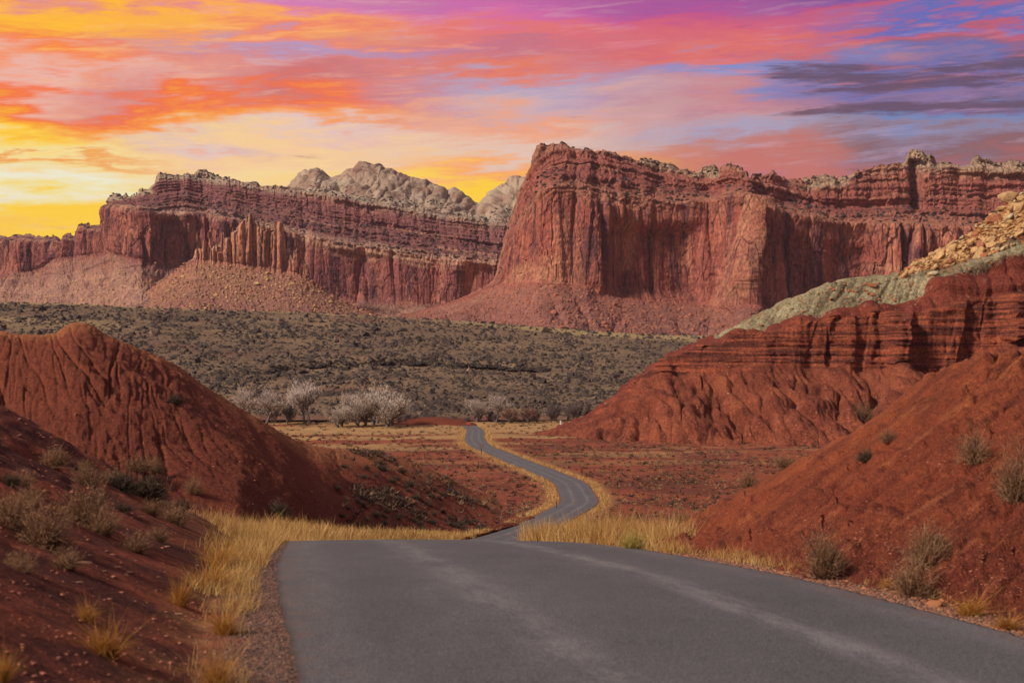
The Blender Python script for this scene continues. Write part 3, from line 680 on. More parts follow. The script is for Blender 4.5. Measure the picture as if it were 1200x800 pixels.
Lm = [  # px, foot, base, rim, cap base, pale base, skyline, distance
 (-300, 385, 325, 292, 290, 289, 288, 2200), (-60, 385, 322, 287, 285.5, 284.5, 284, 2120), (0, 385, 319, 283, 281, 280.5, 280, 2080), (8, 385, 319, 280, 278.5, 277.5, 277, 2078), (15, 385, 319, 283, 282, 281.5, 281, 2075), (28, 385, 320, 279, 277.5, 276.5, 276, 2070), (40, 385, 318, 282, 280.5, 279.5, 279, 2065),
 (55, 385, 313, 282, 280, 279.5, 279, 2050), (66, 385, 303, 281, 279, 278, 277.5, 2040), (72, 385, 302, 284, 282, 281.5, 281, 2035), (78, 385, 302, 279, 277.5, 276.5, 276, 2030), (90, 385, 301, 281, 279, 278, 277, 2020), (92, 385, 300, 266, 264, 263, 262, 1990), (97, 385, 300, 265, 263, 262, 261, 1985), (103, 385, 299, 268, 266, 265, 264, 1980),
 (128, 385, 296, 267, 265, 264, 263, 1950), (130, 385, 295, 250, 247, 246, 245, 1890), (133, 385, 296, 240, 238, 236.5, 235.5, 1880), (145, 385, 300, 241, 237, 234, 232, 1850), (160, 385, 304, 243, 237, 231, 228.5, 1822), (165, 385, 305, 244, 237, 229, 226, 1815), (178, 385, 308, 247, 235, 224, 220, 1822), (183, 385, 310, 249, 230, 211, 205, 1828), (187, 385, 311, 250, 229, 208, 202, 1832), (215, 385, 310, 251, 226, 208, 202.5, 1850),
 (228, 385, 308, 250, 227, 209, 202, 1862), (232, 385, 308, 250, 228, 209, 195, 1864), (240, 385, 309, 250, 229, 210, 195.5, 1868), (246, 385, 310, 251, 232, 211, 200, 1866), (262, 385, 312, 255, 235, 214, 206, 1860), (288, 385, 317, 261, 239, 218, 213, 1864), (290, 385, 317, 261, 239, 218, 209, 1864), (303, 385, 320, 263, 241, 219, 211, 1866), (306, 385, 321, 264, 242, 220, 216, 1866),
 (335, 385, 332, 271, 247, 223, 218, 1868), (350, 385, 337, 275, 250, 225, 222, 1870), (380, 385, 348, 283, 257, 229, 227, 1872), (400, 385, 351, 288, 262, 232, 230, 1874), (450, 385, 354, 294, 269, 241, 239, 1880), (500, 387, 356, 303, 278, 249, 247, 1888), (560, 389, 354, 308, 286, 259, 257, 1900), (600, 390, 352, 312, 290, 264, 262, 1910), (700, 395, 352, 315, 295, 270, 268, 1930)]
def l_lines():
    return [tab(Lm, 1, -170), tab(Lm, 2, 0), tab(Lm, 3, 14), tab(Lm, 4, 80), tab(Lm, 5, 120), tab(Lm, 6, 140), [(r[0], r[6]+8, r[-1]+520) for r in Lm]]
def l_disp(P, N, L, s, px):
    z = P[..., 2].astype(np.float32)
    ww = band(L, 1, 2); wc = band(L, 2, 5); wt = 1-sst(.9, 1.1, L)
    d = wall_detail(P, N, L, s, z, ww, wc*1.15, wt, 60, 1.0, .95*sst(320, 360, px))-8*ww-4*wc
    for a, b, k in ((200, 24, 10), (300, 26, 8), (420, 35, 8), (560, 22, 8)):
        d = d-k*np.exp(-((px-a)/b)**4)*band(L, 1.05, 1.9, .1)
    Nh = horiz(N); k = sst(.9, 1.1, L)*(1-sst(4.6, 4.95, L)); D = N*(1-k)[..., None]+Nh*k[..., None]
    P = P+D*d[..., None]
    bz = (hash01(np.floor(s/8+.4*pn(s/20, 0*s)), seed=13)-.5)*2.6
    P[..., 2] += (bz+1.4*fbm(s/4, P[..., 1]/8, seed=41))*sst(2.2, 4.5, L)
    return P
lc = np.r_[np.linspace(-300, -10, 60, endpoint=False), np.linspace(-10, 610, 640, endpoint=False), np.linspace(610, 700, 12)]
left_mesa = loft('left_mesa', l_lines(), lc, [28, 72, 38, 42, 15, 4], M['left'], l_disp, (1.0, 1.0), smooth=False, bed=3, tint=l_tint, relayer=lambda L, px: np.where(px < 130, np.minimum(L, 3.8), L))
tag(left_mesa, 'long red and purple layered mesa on the left with pale rubble ledges')

def spire_disp(P, N, L, s, px):
    z = P[..., 2].astype(np.float32)
    ww = band(L, 1, 2.2); wt = 1-sst(.9, 1.1, L)
    d = ww*(9*groove(pn(s/12, z/200, seed=91), .3)+6.0*groove(pn(s/5, z/90, seed=92), .3)+3.5*fbm(s/5, z/9, seed=93)-9)
    _, _, idt = worley(P[..., 0]/5, (P[..., 1]*.6+z)/5, 95); f1w, _, _ = worley(P[..., 0]/5, (P[..., 1]*.6+z)/5, 95)
    d = d+wt*(3*fbm(P[..., 0]/40, P[..., 1]/60, seed=94)+2.6*np.clip(.42-f1w, 0, 1)*(idt > .4)*2)
    Nh = horiz(N); k = sst(.9, 1.1, L); D = N*(1-k)[..., None]+Nh*k[..., None]
    P = P+D*d[..., None]
    pin = (hash01(np.floor(s/4.2), seed=17)-.45)*13+(hash01(np.floor(s/13), seed=18)-.5)*9
    P[..., 2] += pin*sst(1.35, 2.0, L)*(L < 2.9)*sst(226, 232, px)*(1-sst(350, 358, px))
    return P
sp = [(120, 385, 372, 371, 0), (160, 385, 352, 351, 0), (200, 385, 322, 321, 0), (226, 385, 306, 305, 0), (229, 385, 304, 290, 0), (245, 385, 305, 291, 0), (255, 385, 306, 287, 0), (262, 385, 307, 279, 0), (270, 385, 308, 283, 0), (276, 385, 309, 275, 0), (282, 385, 310, 266, 0), (290, 385, 311, 259, 0),
      (297, 385, 312, 258, 0), (300, 385, 312, 266, 0), (314, 385, 314, 269, 0), (320, 385, 315, 263, 0), (327, 385, 316, 268, 0), (333, 385, 317, 273, 0), (336, 385, 318, 294, 0), (348, 385, 320, 296, 0), (354, 385, 322, 303, 0), (358, 385, 325, 324, 0), (380, 385, 340, 339, 0), (410, 385, 358, 357, 0), (450, 385, 372, 371, 0)]
spires = loft('rock_spires', [[(r[0], r[1], 1640) for r in sp], [(r[0], r[2], 1745) for r in sp], [(r[0], r[3], 1752) for r in sp], [(r[0], r[3]+1, 1775) for r in sp], [(r[0], r[2]+6, 1785) for r in sp]],
              np.linspace(120, 450, 330), [40, 60, 10, 14], M['spire'], spire_disp, (.6, .5), smooth=False, bed=1, tint=lambda P, L, px: .3*L)
tag(spires, 'row of tan eroded rock spires standing on a rubble cone before the left mesa')

def dome_disp(P, N, L, s, px):
    z = P[..., 2].astype(np.float32)
    X = P[..., 0].astype(np.float32); wv = fbm(X/50, z/50, o=3, seed=75)
    k = band(L, .3, 2.3, .4)
    r1 = np.abs(pn(X/70+.5*wv+z/120, z/120, seed=71)); r2 = np.abs(pn(X/27+.6*wv-z/80, z/45, seed=72)); r3 = np.abs(pn(X/11+.6*wv, z/16, seed=76))
    d = k*(16*(r1**.6-.35)+8*(r2**.6-.35)+3*(r3**.6-.35)+7*fbm(X/24, z/18, o=5, seed=73)+1.6*np.tanh(4*pn((z+.15*X)/8, X/200, seed=74)))
    P = P+N*d[..., None]
    return P
dm = [(320, 224, 223), (333, 226, 220), (340, 227, 212), (348, 228, 203), (358, 229, 199), (370, 229, 195), (378, 230, 197), (388, 231, 204), (400, 232, 203), (405, 233, 198), (412, 234, 196), (420, 236, 190), (430, 237, 187), (448, 240, 189), (455, 241, 196), (465, 243, 199),
      (480, 246, 205), (492, 248, 208), (500, 249, 207), (510, 251, 211), (530, 254, 220), (545, 257, 228), (555, 258, 236), (562, 260, 240), (568, 261, 236), (573, 262, 226), (580, 262, 217), (590, 263, 212), (602, 264, 209), (615, 265, 208), (640, 268, 213), (700, 268, 225), (760, 268, 240)]
domes = loft('pale_domes', [[(r[0], r[1]+6, 2060) for r in dm], [(r[0], r[1]-(r[1]-r[2])*.30, 2170) for r in dm], [(r[0], r[2], 2270) for r in dm], [(r[0], r[2]+8, 2460) for r in dm], [(r[0], r[1]+10, 2620) for r in dm]],
             np.linspace(320, 760, 340), [26, 56, 8, 5], M['dome'], dome_disp, (1.2, 1), smooth=False)
tag(domes, 'pale cream slickrock domes rising behind the left mesa')

# ------------------------------------------------------------------ sage slope below the cliffs
top = [(-400, 350), (0, 355), (100, 356), (200, 362), (300, 364), (350, 366), (450, 371), (560, 377), (620, 382), (700, 388), (760, 392), (860, 394), (1000, 396), (1500, 400)]
def sage_disp(P, N, L, s, px):
    n = 3.0*fbm(P[..., 0]/120, P[..., 1]/120, o=5, seed=101)*sst(.05, .3, L)*(1-sst(1.7, 2.0, L))
    n = n+.5*fbm(P[..., 0]/14, P[..., 1]/14, o=4, seed=102)
    # a narrow wash that crosses the slope as a dark step
    yy = project(P)[1]; c = 437-8*np.sin((px-300)/90)+3*pn(px/22, 0*px)-.02*(px-300)
    n = n-6.5*np.exp(-((yy-c)/1.7)**2)*sst(285, 330, px)*(1-sst(600, 650, px))+1.6*np.exp(-((yy-c+3)/2)**2)*sst(285, 330, px)*(1-sst(600, 650, px))
    P = P.copy(); P[..., 2] += n; return P
sage = loft('sage_slope', [[(p, 492, 512) for p, _ in top], [(p, 455, 600) for p, _ in top], [(p, y, 930) for p, y in top], [(p, y+13, 1300) for p, y in top], [(p, y+24, 1900) for p, y in top]],
            np.linspace(-400, 1500, 310), [36, 120, 4, 4], M['sage'], sage_disp, (3, 0))
tag(sage, 'broad grey-brown sagebrush slope rising behind the bare trees')

# ------------------------------------------------------------------ badland ridge on the right
B = [  # px, foot, ledge base, ledge top, clay base, clay top, skyline, distance of crest
 (600, 512, 511, 510.6, 510.3, 510, 509.5, 455), (640, 512, 505, 504.5, 504, 503.5, 503, 452), (665, 512, 500, 499, 498.5, 498, 497.5, 450), (690, 514, 489, 487.8, 487.4, 487, 486.5, 450), (720, 516, 470, 467, 466, 465.5, 465, 450), (745, 517, 454, 446, 444, 443, 442.5, 450), (765, 518, 443, 434, 431.5, 430.5, 430, 448),
 (790, 518, 438, 417, 414, 412.8, 412, 446), (820, 518, 434, 405, 403.5, 402.7, 402, 444), (845, 519, 432, 402, 400, 394.8, 394, 443), (870, 520, 430, 397, 393, 381, 380.5, 442), (900, 520, 430, 388, 382, 364, 363.5, 442), (930, 521, 428, 380, 374, 351, 350.5, 442), (960, 521, 427, 374, 366, 340, 339.5, 443),
 (980, 522, 430, 371, 361, 332, 331.5, 444), (1000, 522, 432, 369, 360, 328, 327.5, 445), (1040, 523, 430, 368, 356, 325, 323, 446), (1060, 523, 428, 370, 353, 323, 319, 447), (1075, 524, 438, 370, 345, 322, 305, 448), (1090, 524, 444, 366, 330, 319, 298, 449), (1110, 524, 440, 364, 322, 315, 289, 450), (1140, 525, 418, 360, 312, 305, 268, 452),
 (1165, 525, 404, 356, 305, 298, 248, 454), (1200, 526, 398, 352, 292, 280, 221, 458), (1300, 528, 385, 345, 275, 255, 175, 470), (1500, 530, 370, 330, 250, 230, 140, 490)]
def b_disp(P, N, L, s, px):
    z = P[..., 2].astype(np.float32); X = P[..., 0].astype(np.float32); Y = P[..., 1].astype(np.float32)
    a = sst(640, 760, px)
    # spurs and gullies of the lower badlands: fan out down slope
    t = np.clip(L, 0, 1)
    wv = fbm(X/16, Y/22, o=3, seed=111)
    g1 = np.abs(pn(X/26+.35*wv, Y/150, seed=112)); g2 = np.abs(pn(X/10+.8*wv+.35*t, Y/60, seed=113)); g3 = np.abs(pn(X/4.2+1.1*wv, Y/22, seed=114))
    low = (1-sst(.92, 1.06, L))
    d = low*a*(7.5*(np.sqrt(g1)*1.4-.5)+4.2*(np.sqrt(g2)-.4)+2.7*(np.sqrt(g3)-.4))*np.sin(np.pi*np.clip(t*.86+.08, 0, 1))**.6
    d = d+low*(.6*fbm(X/6, Y/8, o=4, seed=115)+.5*fbm(X/1.8, z/1.8, o=4, seed=145, g=.65)+.7*(np.sqrt(np.abs(pn(X/1.9+wv*1.5, Y/12, seed=146)))-.4))
    # ledge cliffs: bays and rounded buttresses with projecting beds
    led = band(L, 1.0, 2.1, .07)*sst(700, 780, px)*(.42+.58*sst(-.2, .1, pn(px/34+.3*pn(z/6, px/20), 0*px+.5, seed=147)))
    b1 = pn(s/22, z/120, seed=116); b2 = groove(pn(s/9+.4*wv, z/50, seed=117), .35); b3 = groove(pn(s/3.6, z/16, seed=118), .35)
    bed = np.tanh(5*pn(z/1.15, s/60, seed=119)); bed2 = np.tanh(5*pn(z/3.0, s/90, seed=120))
    amp = .55+.45*sst(940, 1060, px)
    sq = sst(-.1, .1, pn(s/13+.2*wv, z/200, seed=143)); _, _, ib = worley(s/8+.3*wv, z/30, 144)
    d = d+led*(7*amp*sq+5.5*b1*amp+5*amp*(ib-.5)+1.0*b2+.8*b3+.55*bed+.8*bed2-4.5+.9*fbm(s/3, z/2, seed=121))
    up = band(L, 2.1, 2.95, .08)*sst(760, 860, px)
    d = d+up*(2.2*(np.sqrt(np.abs(pn(X/7+wv, z/40, seed=122)))-.4)+1.0*bed2+.5*fbm(X/2, z/2, seed=123)+1.3*np.tanh(4*pn(s/16, z/14, seed=141)))
    # the clay is smooth and rounded, in big soft lobes
    clay = band(L, 2.98, 4.0, .06)
    d = d+clay*(.9*(np.sqrt(np.abs(pn(X/2.6-z/4, z/14, seed=148)))-.4)+.5*fbm(X/1.5, z/1.5, seed=149)+3.2*(np.abs(pn(X/15-z/14, z/40+Y/100, seed=124))**.7)-1.0+.3*fbm(X/3, z/3, seed=125)+.8*(np.abs(pn(X/5-z/6, z/20, seed=142))**.7))
    rub = sst(4.0, 4.1, L)*(1-sst(5.4, 5.8, L))
    f1w, _, idt = worley(X/2.6, z/2.2, 126); f1b, _, idb = worley(X/6, z/5, 127)
    d = d+rub*(1.6*np.clip(.5-f1w, 0, 1)+2.2*np.clip(.5-f1b, 0, 1)+1.2*fbm(X/8, z/8, seed=128))
    Nh = horiz(N); k = band(L, 1.0, 2.1, .07); D = N*(1-k)[..., None]+Nh*k[..., None]
    return P+D*(d*sst(600, 660, px))[..., None]
_px = np.arange(600, 1501, 6.0); _j = {2: 9*pn(_px/30, 0*_px+.5, seed=191)+4*pn(_px/11, 0*_px, seed=192), 3: 6*pn(_px/24, 0*_px+.5, seed=193)+3*pn(_px/9, 0*_px, seed=194), 4: 5*pn(_px/30, 0*_px+.5, seed=195), 5: 2*pn(_px/24, 0*_px+.5, seed=196)}
_T = {k: np.interp(_px, [r[0] for r in B], [r[k] for r in B]) for k in range(1, 8)}
_on = sst(700, 780, _px)
B = [(p, _T[1][i], _T[2][i]+_on[i]*_j[2][i], _T[3][i]+_on[i]*_j[3][i], _T[4][i]+_on[i]*_j[4][i], _T[5][i]+_on[i]*_j[5][i]*(p > 1070), _T[6][i], _T[7][i]) for i, p in enumerate(_px)]
def yb(k, extra): return [(r[0], r[k], r[-1]+extra+max(0, (1000-r[0]))*0) for r in B]
foot = [(r[0], r[1], F*(H+18.0+.0)/(r[1]-HZ)*.995) for r in B]
bl = [[(p, HZ+F*(H+20.5)/(Y-8), Y-8) for p, y, Y in foot], yb(2, -22), yb(3, -15), yb(4, -2), yb(5, 6), yb(6, 30), [(r[0], 520, r[-1]+150) for r in B]]
badland = loft('badland_ridge', bl, np.r_[np.linspace(600, 1210, 660, endpoint=False), np.linspace(1210, 1500, 40)], [96, 66, 22, 22, 26, 6], M['bad'], b_disp, (1.5, 1.0), smooth=True, relayer=lambda L, px: np.minimum(L, np.where(px < 838, 2.45, np.where(px < 1052, 3.9, 9))))
tag(badland, 'red badland ridge with dark ledges, a grey-green clay band and rubble on top')

# ------------------------------------------------------------------ left hill
def hill_disp(P, N, L, s, px):
    kk = .95*sst(150, 300, px)+.7*sst(380, 480, px)-.35*(1-sst(-50, 90, px)); rt = sst(200, 360, px)
    X = ((px-600-kk*(project(P)[1]-500))*118/F).astype(np.float32); Y = P[..., 1].astype(np.float32); z = P[..., 2].astype(np.float32)
    t = np.clip(L, 0, 2)
    wv = fbm(X/7, z/4, o=3, seed=131)*.6
    face = sst(.05, .5, L)*(1-sst(1.75, 1.98, L))
    # drainage cracks: run down slope, narrow, branching
    c1 = groove(pn((X+.25*z)/4.2+.6*wv, z/14, seed=132), .05); c2 = groove(pn((X+.3*z)/1.9+.9*wv, z/6, seed=133), .07); c3 = groove(pn(X/1.0+wv, z/3, seed=134), .16)
    mk = sst(-.25, .15, pn(X/9, z/4, seed=136))
    d = -face*(1-.5*rt)*(.30*(1-c1)*mk+.22*(1-c2)*sst(-.15, .1, pn(X/7, z/5, seed=137))+.10*(1-c3))
    d = d+1.2*fbm(X/16, Y/20, o=4, seed=135)*sst(.2, .8, L)*(1-.75*sst(1.7, 2, L))+.34*fbm(X/1.3, Y/1.8, z/1.1, o=5, seed=138, g=.66)
    # second facet to the right of the spur, cut by finer rills
    r = sst(.95, 1.25, L)*(1-sst(1.85, 2, L))*sst(200, 300, px)
    d = d+r*(.5*np.sqrt(np.abs(pn((X-.6*z)/3.4+.6*wv, z/9, seed=139)))-.35)
    return P+N*d[..., None]
hl0 = [(-400, 720, 48), (0, 690, 56), (140, 672, 60), (280, 655, 66), (380, 643, 84), (470, 641, 118), (540, 632, 138), (600, 616, 168), (650, 608, 190), (700, 600, 200)]
hl1 = [(-400, 470, 88), (-100, 440, 95), (0, 425, 98), (90, 408, 101), (140, 422, 102), (196, 462, 98), (240, 494, 95), (280, 523, 93), (330, 562, 92), (378, 604, 96), (425, 628, 110), (470, 634, 126), (540, 626, 150), (600, 610, 175), (650, 604, 195), (700, 600, 205)]
hl2 = [(-400, 420, 118), (-100, 398, 124), (-40, 390, 125), (0, 387, 125), (20, 390, 126), (50, 391, 127), (66, 389, 128), (74, 382, 129), (84, 377.5, 130), (96, 376.5, 130), (108, 379, 131), (116, 385, 132), (125, 391, 132), (150, 400, 135), (200, 421, 140), (250, 456, 145), (300, 487, 150), (332, 506, 156), (345, 512, 160), (362, 519, 165), (400, 524, 175), (437, 526, 185), (460, 531, 190), (485, 540, 193), (512, 551, 197), (560, 578, 203), (600, 597, 208), (650, 602, 215), (700, 603, 220)]
hl3 = [(p, HZ+F*(H+20)/(Y+55), Y+55) for p, y, Y in hl2]
hill = loft('left_hill', [hl0, hl1, hl2, hl3], np.r_[np.linspace(-400, -20, 50, endpoint=False), np.linspace(-20, 700, 640)], [95, 105, 12], M['hill'], hill_disp, (3, 2.0), curve=False)
tag(hill, 'rounded brick-red hill with rain-cut cracks left of the road')

# ------------------------------------------------------------------ red bank on the right of the road
def bank_disp(P, N, L, s, px):
    X = P[..., 0].astype(np.float32); z = P[..., 2].astype(np.float32); Y = P[..., 1].astype(np.float32)
    yy = project(P)[1].astype(np.float32); m = 19.0/F
    a = (px*.80-yy*.60)*m; b = (px*.60+yy*.80)*m; a = a.astype(np.float32); b = b.astype(np.float32)
    f = sst(0, .12, L)*(1-.5*sst(.97, 1.1, L))
    wv = fbm(X/1.5, z/1.5, o=3, seed=151)
    d = .30*fbm(X/3, Y/5, o=3, seed=152)+f*(.40*fbm(a/1.5, b/.36, o=6, seed=153, g=.64)*.5-.22*(1-groove(pn(a/1.7+.3*wv, b/.36+.5*wv, seed=154), .12))*sst(0, .25, wv))
    f1, f2, idv = worley(a/.22, b/.13, 155); st = groove(pn(a/1.1+.3*wv, b/.17+.5*wv, seed=157), .22)
    d = d+f*(-.075*(1-st)*sst(-.1, .2, pn(a/1.2, b/.8, seed=158))+.09*(idv > .45)*np.clip(.5-f1, 0, 1)*2+.11*fbm(X/.3, z/.22, Y/.45, o=5, seed=156, g=.65))
    return P+N*(d*sst(716, 775, px))[..., None]
bk0 = [(700, 665, 23), (740, 664, 22.6), (780, 668, 21.5), (830, 682, 19.3), (860, 692, 17.9), (960, 718, 14.9), (1100, 750, 12.7), (1200, 775, 11.4), (1400, 840, 9.3), (1900, 900, 6.5)]
bk1 = [(700, 640, 27), (720, 634, 27), (740, 630, 28), (780, 622, 29), (820, 604, 29), (860, 583, 28.5), (900, 561, 28), (940, 535, 27.5), (988, 507, 27), (1036, 479, 26.5), (1084, 440, 26), (1110, 425, 25.5), (1135, 416, 25), (1160, 411, 24.5), (1200, 409, 23.5), (1260, 396, 22.5), (1400, 370, 21), (1900, 320, 18)]
bk2 = [(p, y-1, Y+6) for p, y, Y in bk1]; bk3 = [(p, 640 if p < 1000 else 600, Y+40) for p, y, Y in bk1]
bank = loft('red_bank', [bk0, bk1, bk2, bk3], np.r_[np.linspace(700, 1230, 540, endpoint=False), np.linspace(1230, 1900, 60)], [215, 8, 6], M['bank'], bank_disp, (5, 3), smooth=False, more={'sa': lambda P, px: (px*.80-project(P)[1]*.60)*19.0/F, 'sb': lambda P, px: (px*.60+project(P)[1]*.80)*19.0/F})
tag(bank, 'steep crumbly brick-red bank along the right edge of the road')

# ------------------------------------------------------------------ plants and stones
def blades(base, dirv, length, width, bend=.35, segs=2):
    """thin tapering ribbons; returns V, T(tri), per-vertex index of blade"""
    n = len(base); base = np.asarray(base, np.float32); dirv = np.asarray(dirv, np.float32)
    dirv = dirv/np.linalg.norm(dirv, axis=1, keepdims=True); length = np.broadcast_to(length, (n,)); width = np.broadcast_to(width, (n,))
    side = np.cross(dirv, RNG.normal(size=(n, 3))); side /= np.linalg.norm(side, axis=1, keepdims=True)+1e-9
    bd = RNG.normal(size=(n, 3))*bend; bd[:, 2] -= bend*.6
    V = []
    for k in range(segs):
        t = k/segs; p = base+dirv*(length*t)[:, None]+bd*(length*t*t)[:, None]; w = side*(width*.5*(1-.6*t))[:, None]
        V += [p-w, p+w]
    V.append(base+dirv*length[:, None]+bd*length[:, None])
    V = np.stack(V, 1); k = V.shape[1]; T = []
    for q in range(segs-1): T += [(2*q, 2*q+1, 2*q+3), (2*q, 2*q+3, 2*q+2)]
    T.append((2*segs-2, 2*segs-1, 2*segs))
    T = np.array(T)[None]+np.arange(n)[:, None, None]*k
    return V.reshape(-1, 3), T.reshape(-1, 3), np.repeat(np.arange(n), k)

def shrub_mesh(name, mat, n=520, w=1.0, h=.8, wd=.012, up=.7, bend=.25, twig=True):
    ph = RNG.uniform(0, 2*np.pi, n); el = np.arccos(RNG.uniform(0, 1, n)**up)
    d = np.stack([np.cos(ph)*np.sin(el)*w*.5, np.sin(ph)*np.sin(el)*w*.5, np.cos(el)*h+.08], -1)
    L = np.linalg.norm(d, axis=1)*RNG.uniform(.6, 1.1, n)
    b = np.stack([RNG.normal(0, .07*w, n), RNG.normal(0, .07*w, n), np.zeros(n)-.03], -1)
    V, T, I = blades(b, d, L, wd, bend, 2)
    var = RNG.uniform(0, 1, n)[I]
    if twig:                                            # side twigs near the tips
        m = n*4; k = RNG.integers(0, n, m); t = RNG.uniform(.4, 1, m)
        dd = d/np.linalg.norm(d, axis=1, keepdims=True)
        p = b[k]+dd[k]*(L[k]*t)[:, None]
        V2, T2, I2 = blades(p, dd[k]+RNG.normal(0, .6, (m, 3)), RNG.uniform(.08, .24, m)*h, wd*.7, bend, 1)
        T = np.concatenate([T, T2+len(V)]); V = np.concatenate([V, V2]); var = np.concatenate([var, np.clip(.3+.7*RNG.uniform(0, 1, m)[I2], 0, 1)])
    return mesh_np(name, V, T, mat, False, {'var': var})

def place(o, p, s=1.0, rz=None, tilt=None, sc=None):
    o.location = p; o.rotation_euler = (tilt[0] if tilt else 0, tilt[1] if tilt else 0, random.uniform(0, 6.28) if rz is None else rz)
    o.scale = sc if sc else (s, s, s); return o

SH = {k: [shrub_mesh('shrub', M[m], *a) for _ in range(3)] for k, m, a in (
    ('dry', 'shrub', (420, 1.0, .8, .014, .7, .25)), ('dark', 'shrub_dark', (520, 1.0, .6, .02, .6, .3)), ('rabbit', 'rabbit', (600, 1.0, .75, .012, .5, .15)))}
GR = [shrub_mesh('grass_clump', M['tuft'], 520, .9, 1.0, .012, .35, .35, False) for _ in range(3)]

def shrub(kind, px, py, wpx, hpx, label, group, names=None, cat='shrub'):
    p = hit(px, py, names)
    if p is None: return None
    k = p[1]/F; w = wpx*k; h = hpx*k
    if kind == 'grass':
        o = obj('grass_clump', random.choice(GR)); place(o, p, sc=(w/.9, w/.9, h/1.0)); cat = 'grass clump'
    else:
        hh = {'dry': .8, 'dark': .6, 'rabbit': .75}[kind]
        o = obj('desert_shrub', random.choice(SH[kind])); place(o, p, sc=(w, w, h/hh))
    o.location.z -= .04*h
    return tag(o, label, cat, group)

left_list = [
 ('dry', 65, 545, 36, 26, 'dry brown shrub, highest on the dark bank at the left edge'),
 ('dry', 97, 552, 30, 18, 'small dry shrub just right of the highest bank shrub'),
 ('dry', 100, 572, 46, 30, 'grey-brown shrub in the middle row of the left bank'),
 ('dark', 145, 573, 40, 24, 'dark leafy shrub left of the largest dark shrub on the left bank'),
 ('dark', 176, 584, 52, 30, 'largest dark rounded shrub on the left bank'),
 ('dry', 163, 552, 44, 20, 'low tan shrub against the foot of the red hill'),
 ('dry', 183, 552, 22, 20, 'narrow twiggy shrub right of the low tan shrub under the hill'),
 ('dry', 226, 578, 26, 20, 'small twiggy shrub furthest right on the left bank'),
 ('dark', 140, 600, 34, 12, 'flat dark shrub just left of a pale slab on the left bank'),
 ('dry', 205, 614, 46, 30, 'loose open shrub below the slope, behind the roadside grass'),
 ('dry', 120, 626, 50, 36, 'spiky dry shrub in the centre of the left bank'),
 ('dry', 98, 612, 66, 50, 'tall wiry tan shrub behind the spiky one on the left bank'),
 ('dry', 55, 640, 74, 60, 'largest wiry tan shrub near the left edge'),
 ('dry', 12, 616, 60, 46, 'tan shrub cut off by the left edge of the picture'),
 ('dry', 160, 646, 44, 26, 'faint sparse shrub on bare red earth right of the spiky shrub'),
 ('dry', 35, 596, 40, 30, 'small tan shrub behind the largest wiry one'),
 ('dry', 30, 566, 34, 20, 'low grey shrub near the left edge above the large tan ones'),
 ('dark', 12, 572, 30, 16, 'dark low shrub touching the left edge above the tan shrubs'),
 ('dry', 128, 566, 34, 18, 'thin dry shrub between the grey-brown middle shrub and the dark leafy one'),
 ('dark', 110, 590, 30, 14, 'dark flat shrub below the grey-brown middle shrub'),
 ('dry', 178, 604, 36, 20, 'dry shrub just below the largest dark rounded shrub'),
 ('dry', 186, 636, 34, 22, 'open dry shrub between the pale slabs and the verge grass'),
 ('dry', 78, 668, 44, 26, 'sprawling dry shrub beside the long pale slab'),
 ('dry', 20, 676, 50, 30, 'sprawling dry shrub low at the left edge'),
 ('dark', 212, 596, 26, 12, 'small dark shrub under the twiggy one furthest right on the bank'),
 ('dark', 205, 473, 26, 11, 'dark shrub alone high on the red hill face'),
 ('dark', 326, 606, 34, 20, 'dark shrub at the foot of the red hill above the roadside grass'),
]
for a in left_list: shrub(*a, 'shrubs on the left bank and hill')
right_list = [
 ('dry', 966, 676, 56, 62, 'tall grey-brown shrub at the foot of the red bank, left of the cobble'),
 ('dark', 972, 668, 36, 30, 'dark leafy shrub tucked against the tall grey-brown one'),
 ('dry', 1088, 660, 62, 50, 'upper wiry shrub on the red bank right above the cobble'),
 ('dark', 1096, 650, 40, 26, 'dark leafy shrub beside the upper wiry shrub on the bank'),
 ('dry', 1070, 700, 66, 52, 'broad dry shrub beside the round cobble'),
 ('dry', 1142, 540, 46, 42, 'round dry shrub high on the red bank near the right edge'),
 ('dry', 1192, 590, 56, 76, 'large grey shrub cut off by the right edge'),
 ('dark', 1190, 585, 40, 36, 'dark foliage at the foot of the large grey edge shrub'),
 ('dry', 1042, 518, 26, 16, 'small shrub midway up the bank below its skyline'),
 ('dark', 1015, 540, 26, 14, 'low dark shrub on the bank, below the small skyline one'),
 ('dry', 1010, 492, 34, 24, 'shrub standing on the skyline of the bank'),
 ('dry', 920, 545, 34, 18, 'wide low shrub on the lower skyline of the bank'),
 ('dry', 876, 570, 26, 22, 'lowest shrub on the skyline of the bank'),
 ('dry', 800, 612, 26, 14, 'little shrub where the bank dies out towards the valley'),
 ('rabbit', 741, 645, 40, 24, 'yellow-green mounded shrub in the grass on the right verge'),
 ('grass', 1140, 722, 56, 30, 'pale yellow grass clump right of the cobble'),
 ('grass', 1182, 738, 46, 24, 'pale yellow grass clump nearest the right edge of the picture'),
 ('grass', 1040, 690, 20, 16, 'small grass clump between the two foot-of-bank shrubs'),
 ('grass', 100, 726, 34, 30, 'amber grass tuft alone on the dark bank at lower left'),
 ('grass', 126, 772, 70, 48, 'widest amber grass tuft on the dark bank at lower left'),
 ('grass', 4, 800, 44, 46, 'amber tuft cut off at the bottom left corner'),
 ('grass', 210, 708, 42, 40, 'amber tuft over a dark hollow left of the verge grass'),
 ('grass', 255, 806, 60, 54, 'bright amber tuft beside the gravel at the bottom edge'),
 ('grass', 262, 740, 50, 40, 'amber tuft halfway down the near left verge'),
 ('grass', 246, 690, 60, 44, 'full golden tuft where the near left verge bends'),
 ('grass', 258, 665, 60, 40, 'golden tuft behind the full one on the near left verge'),
]
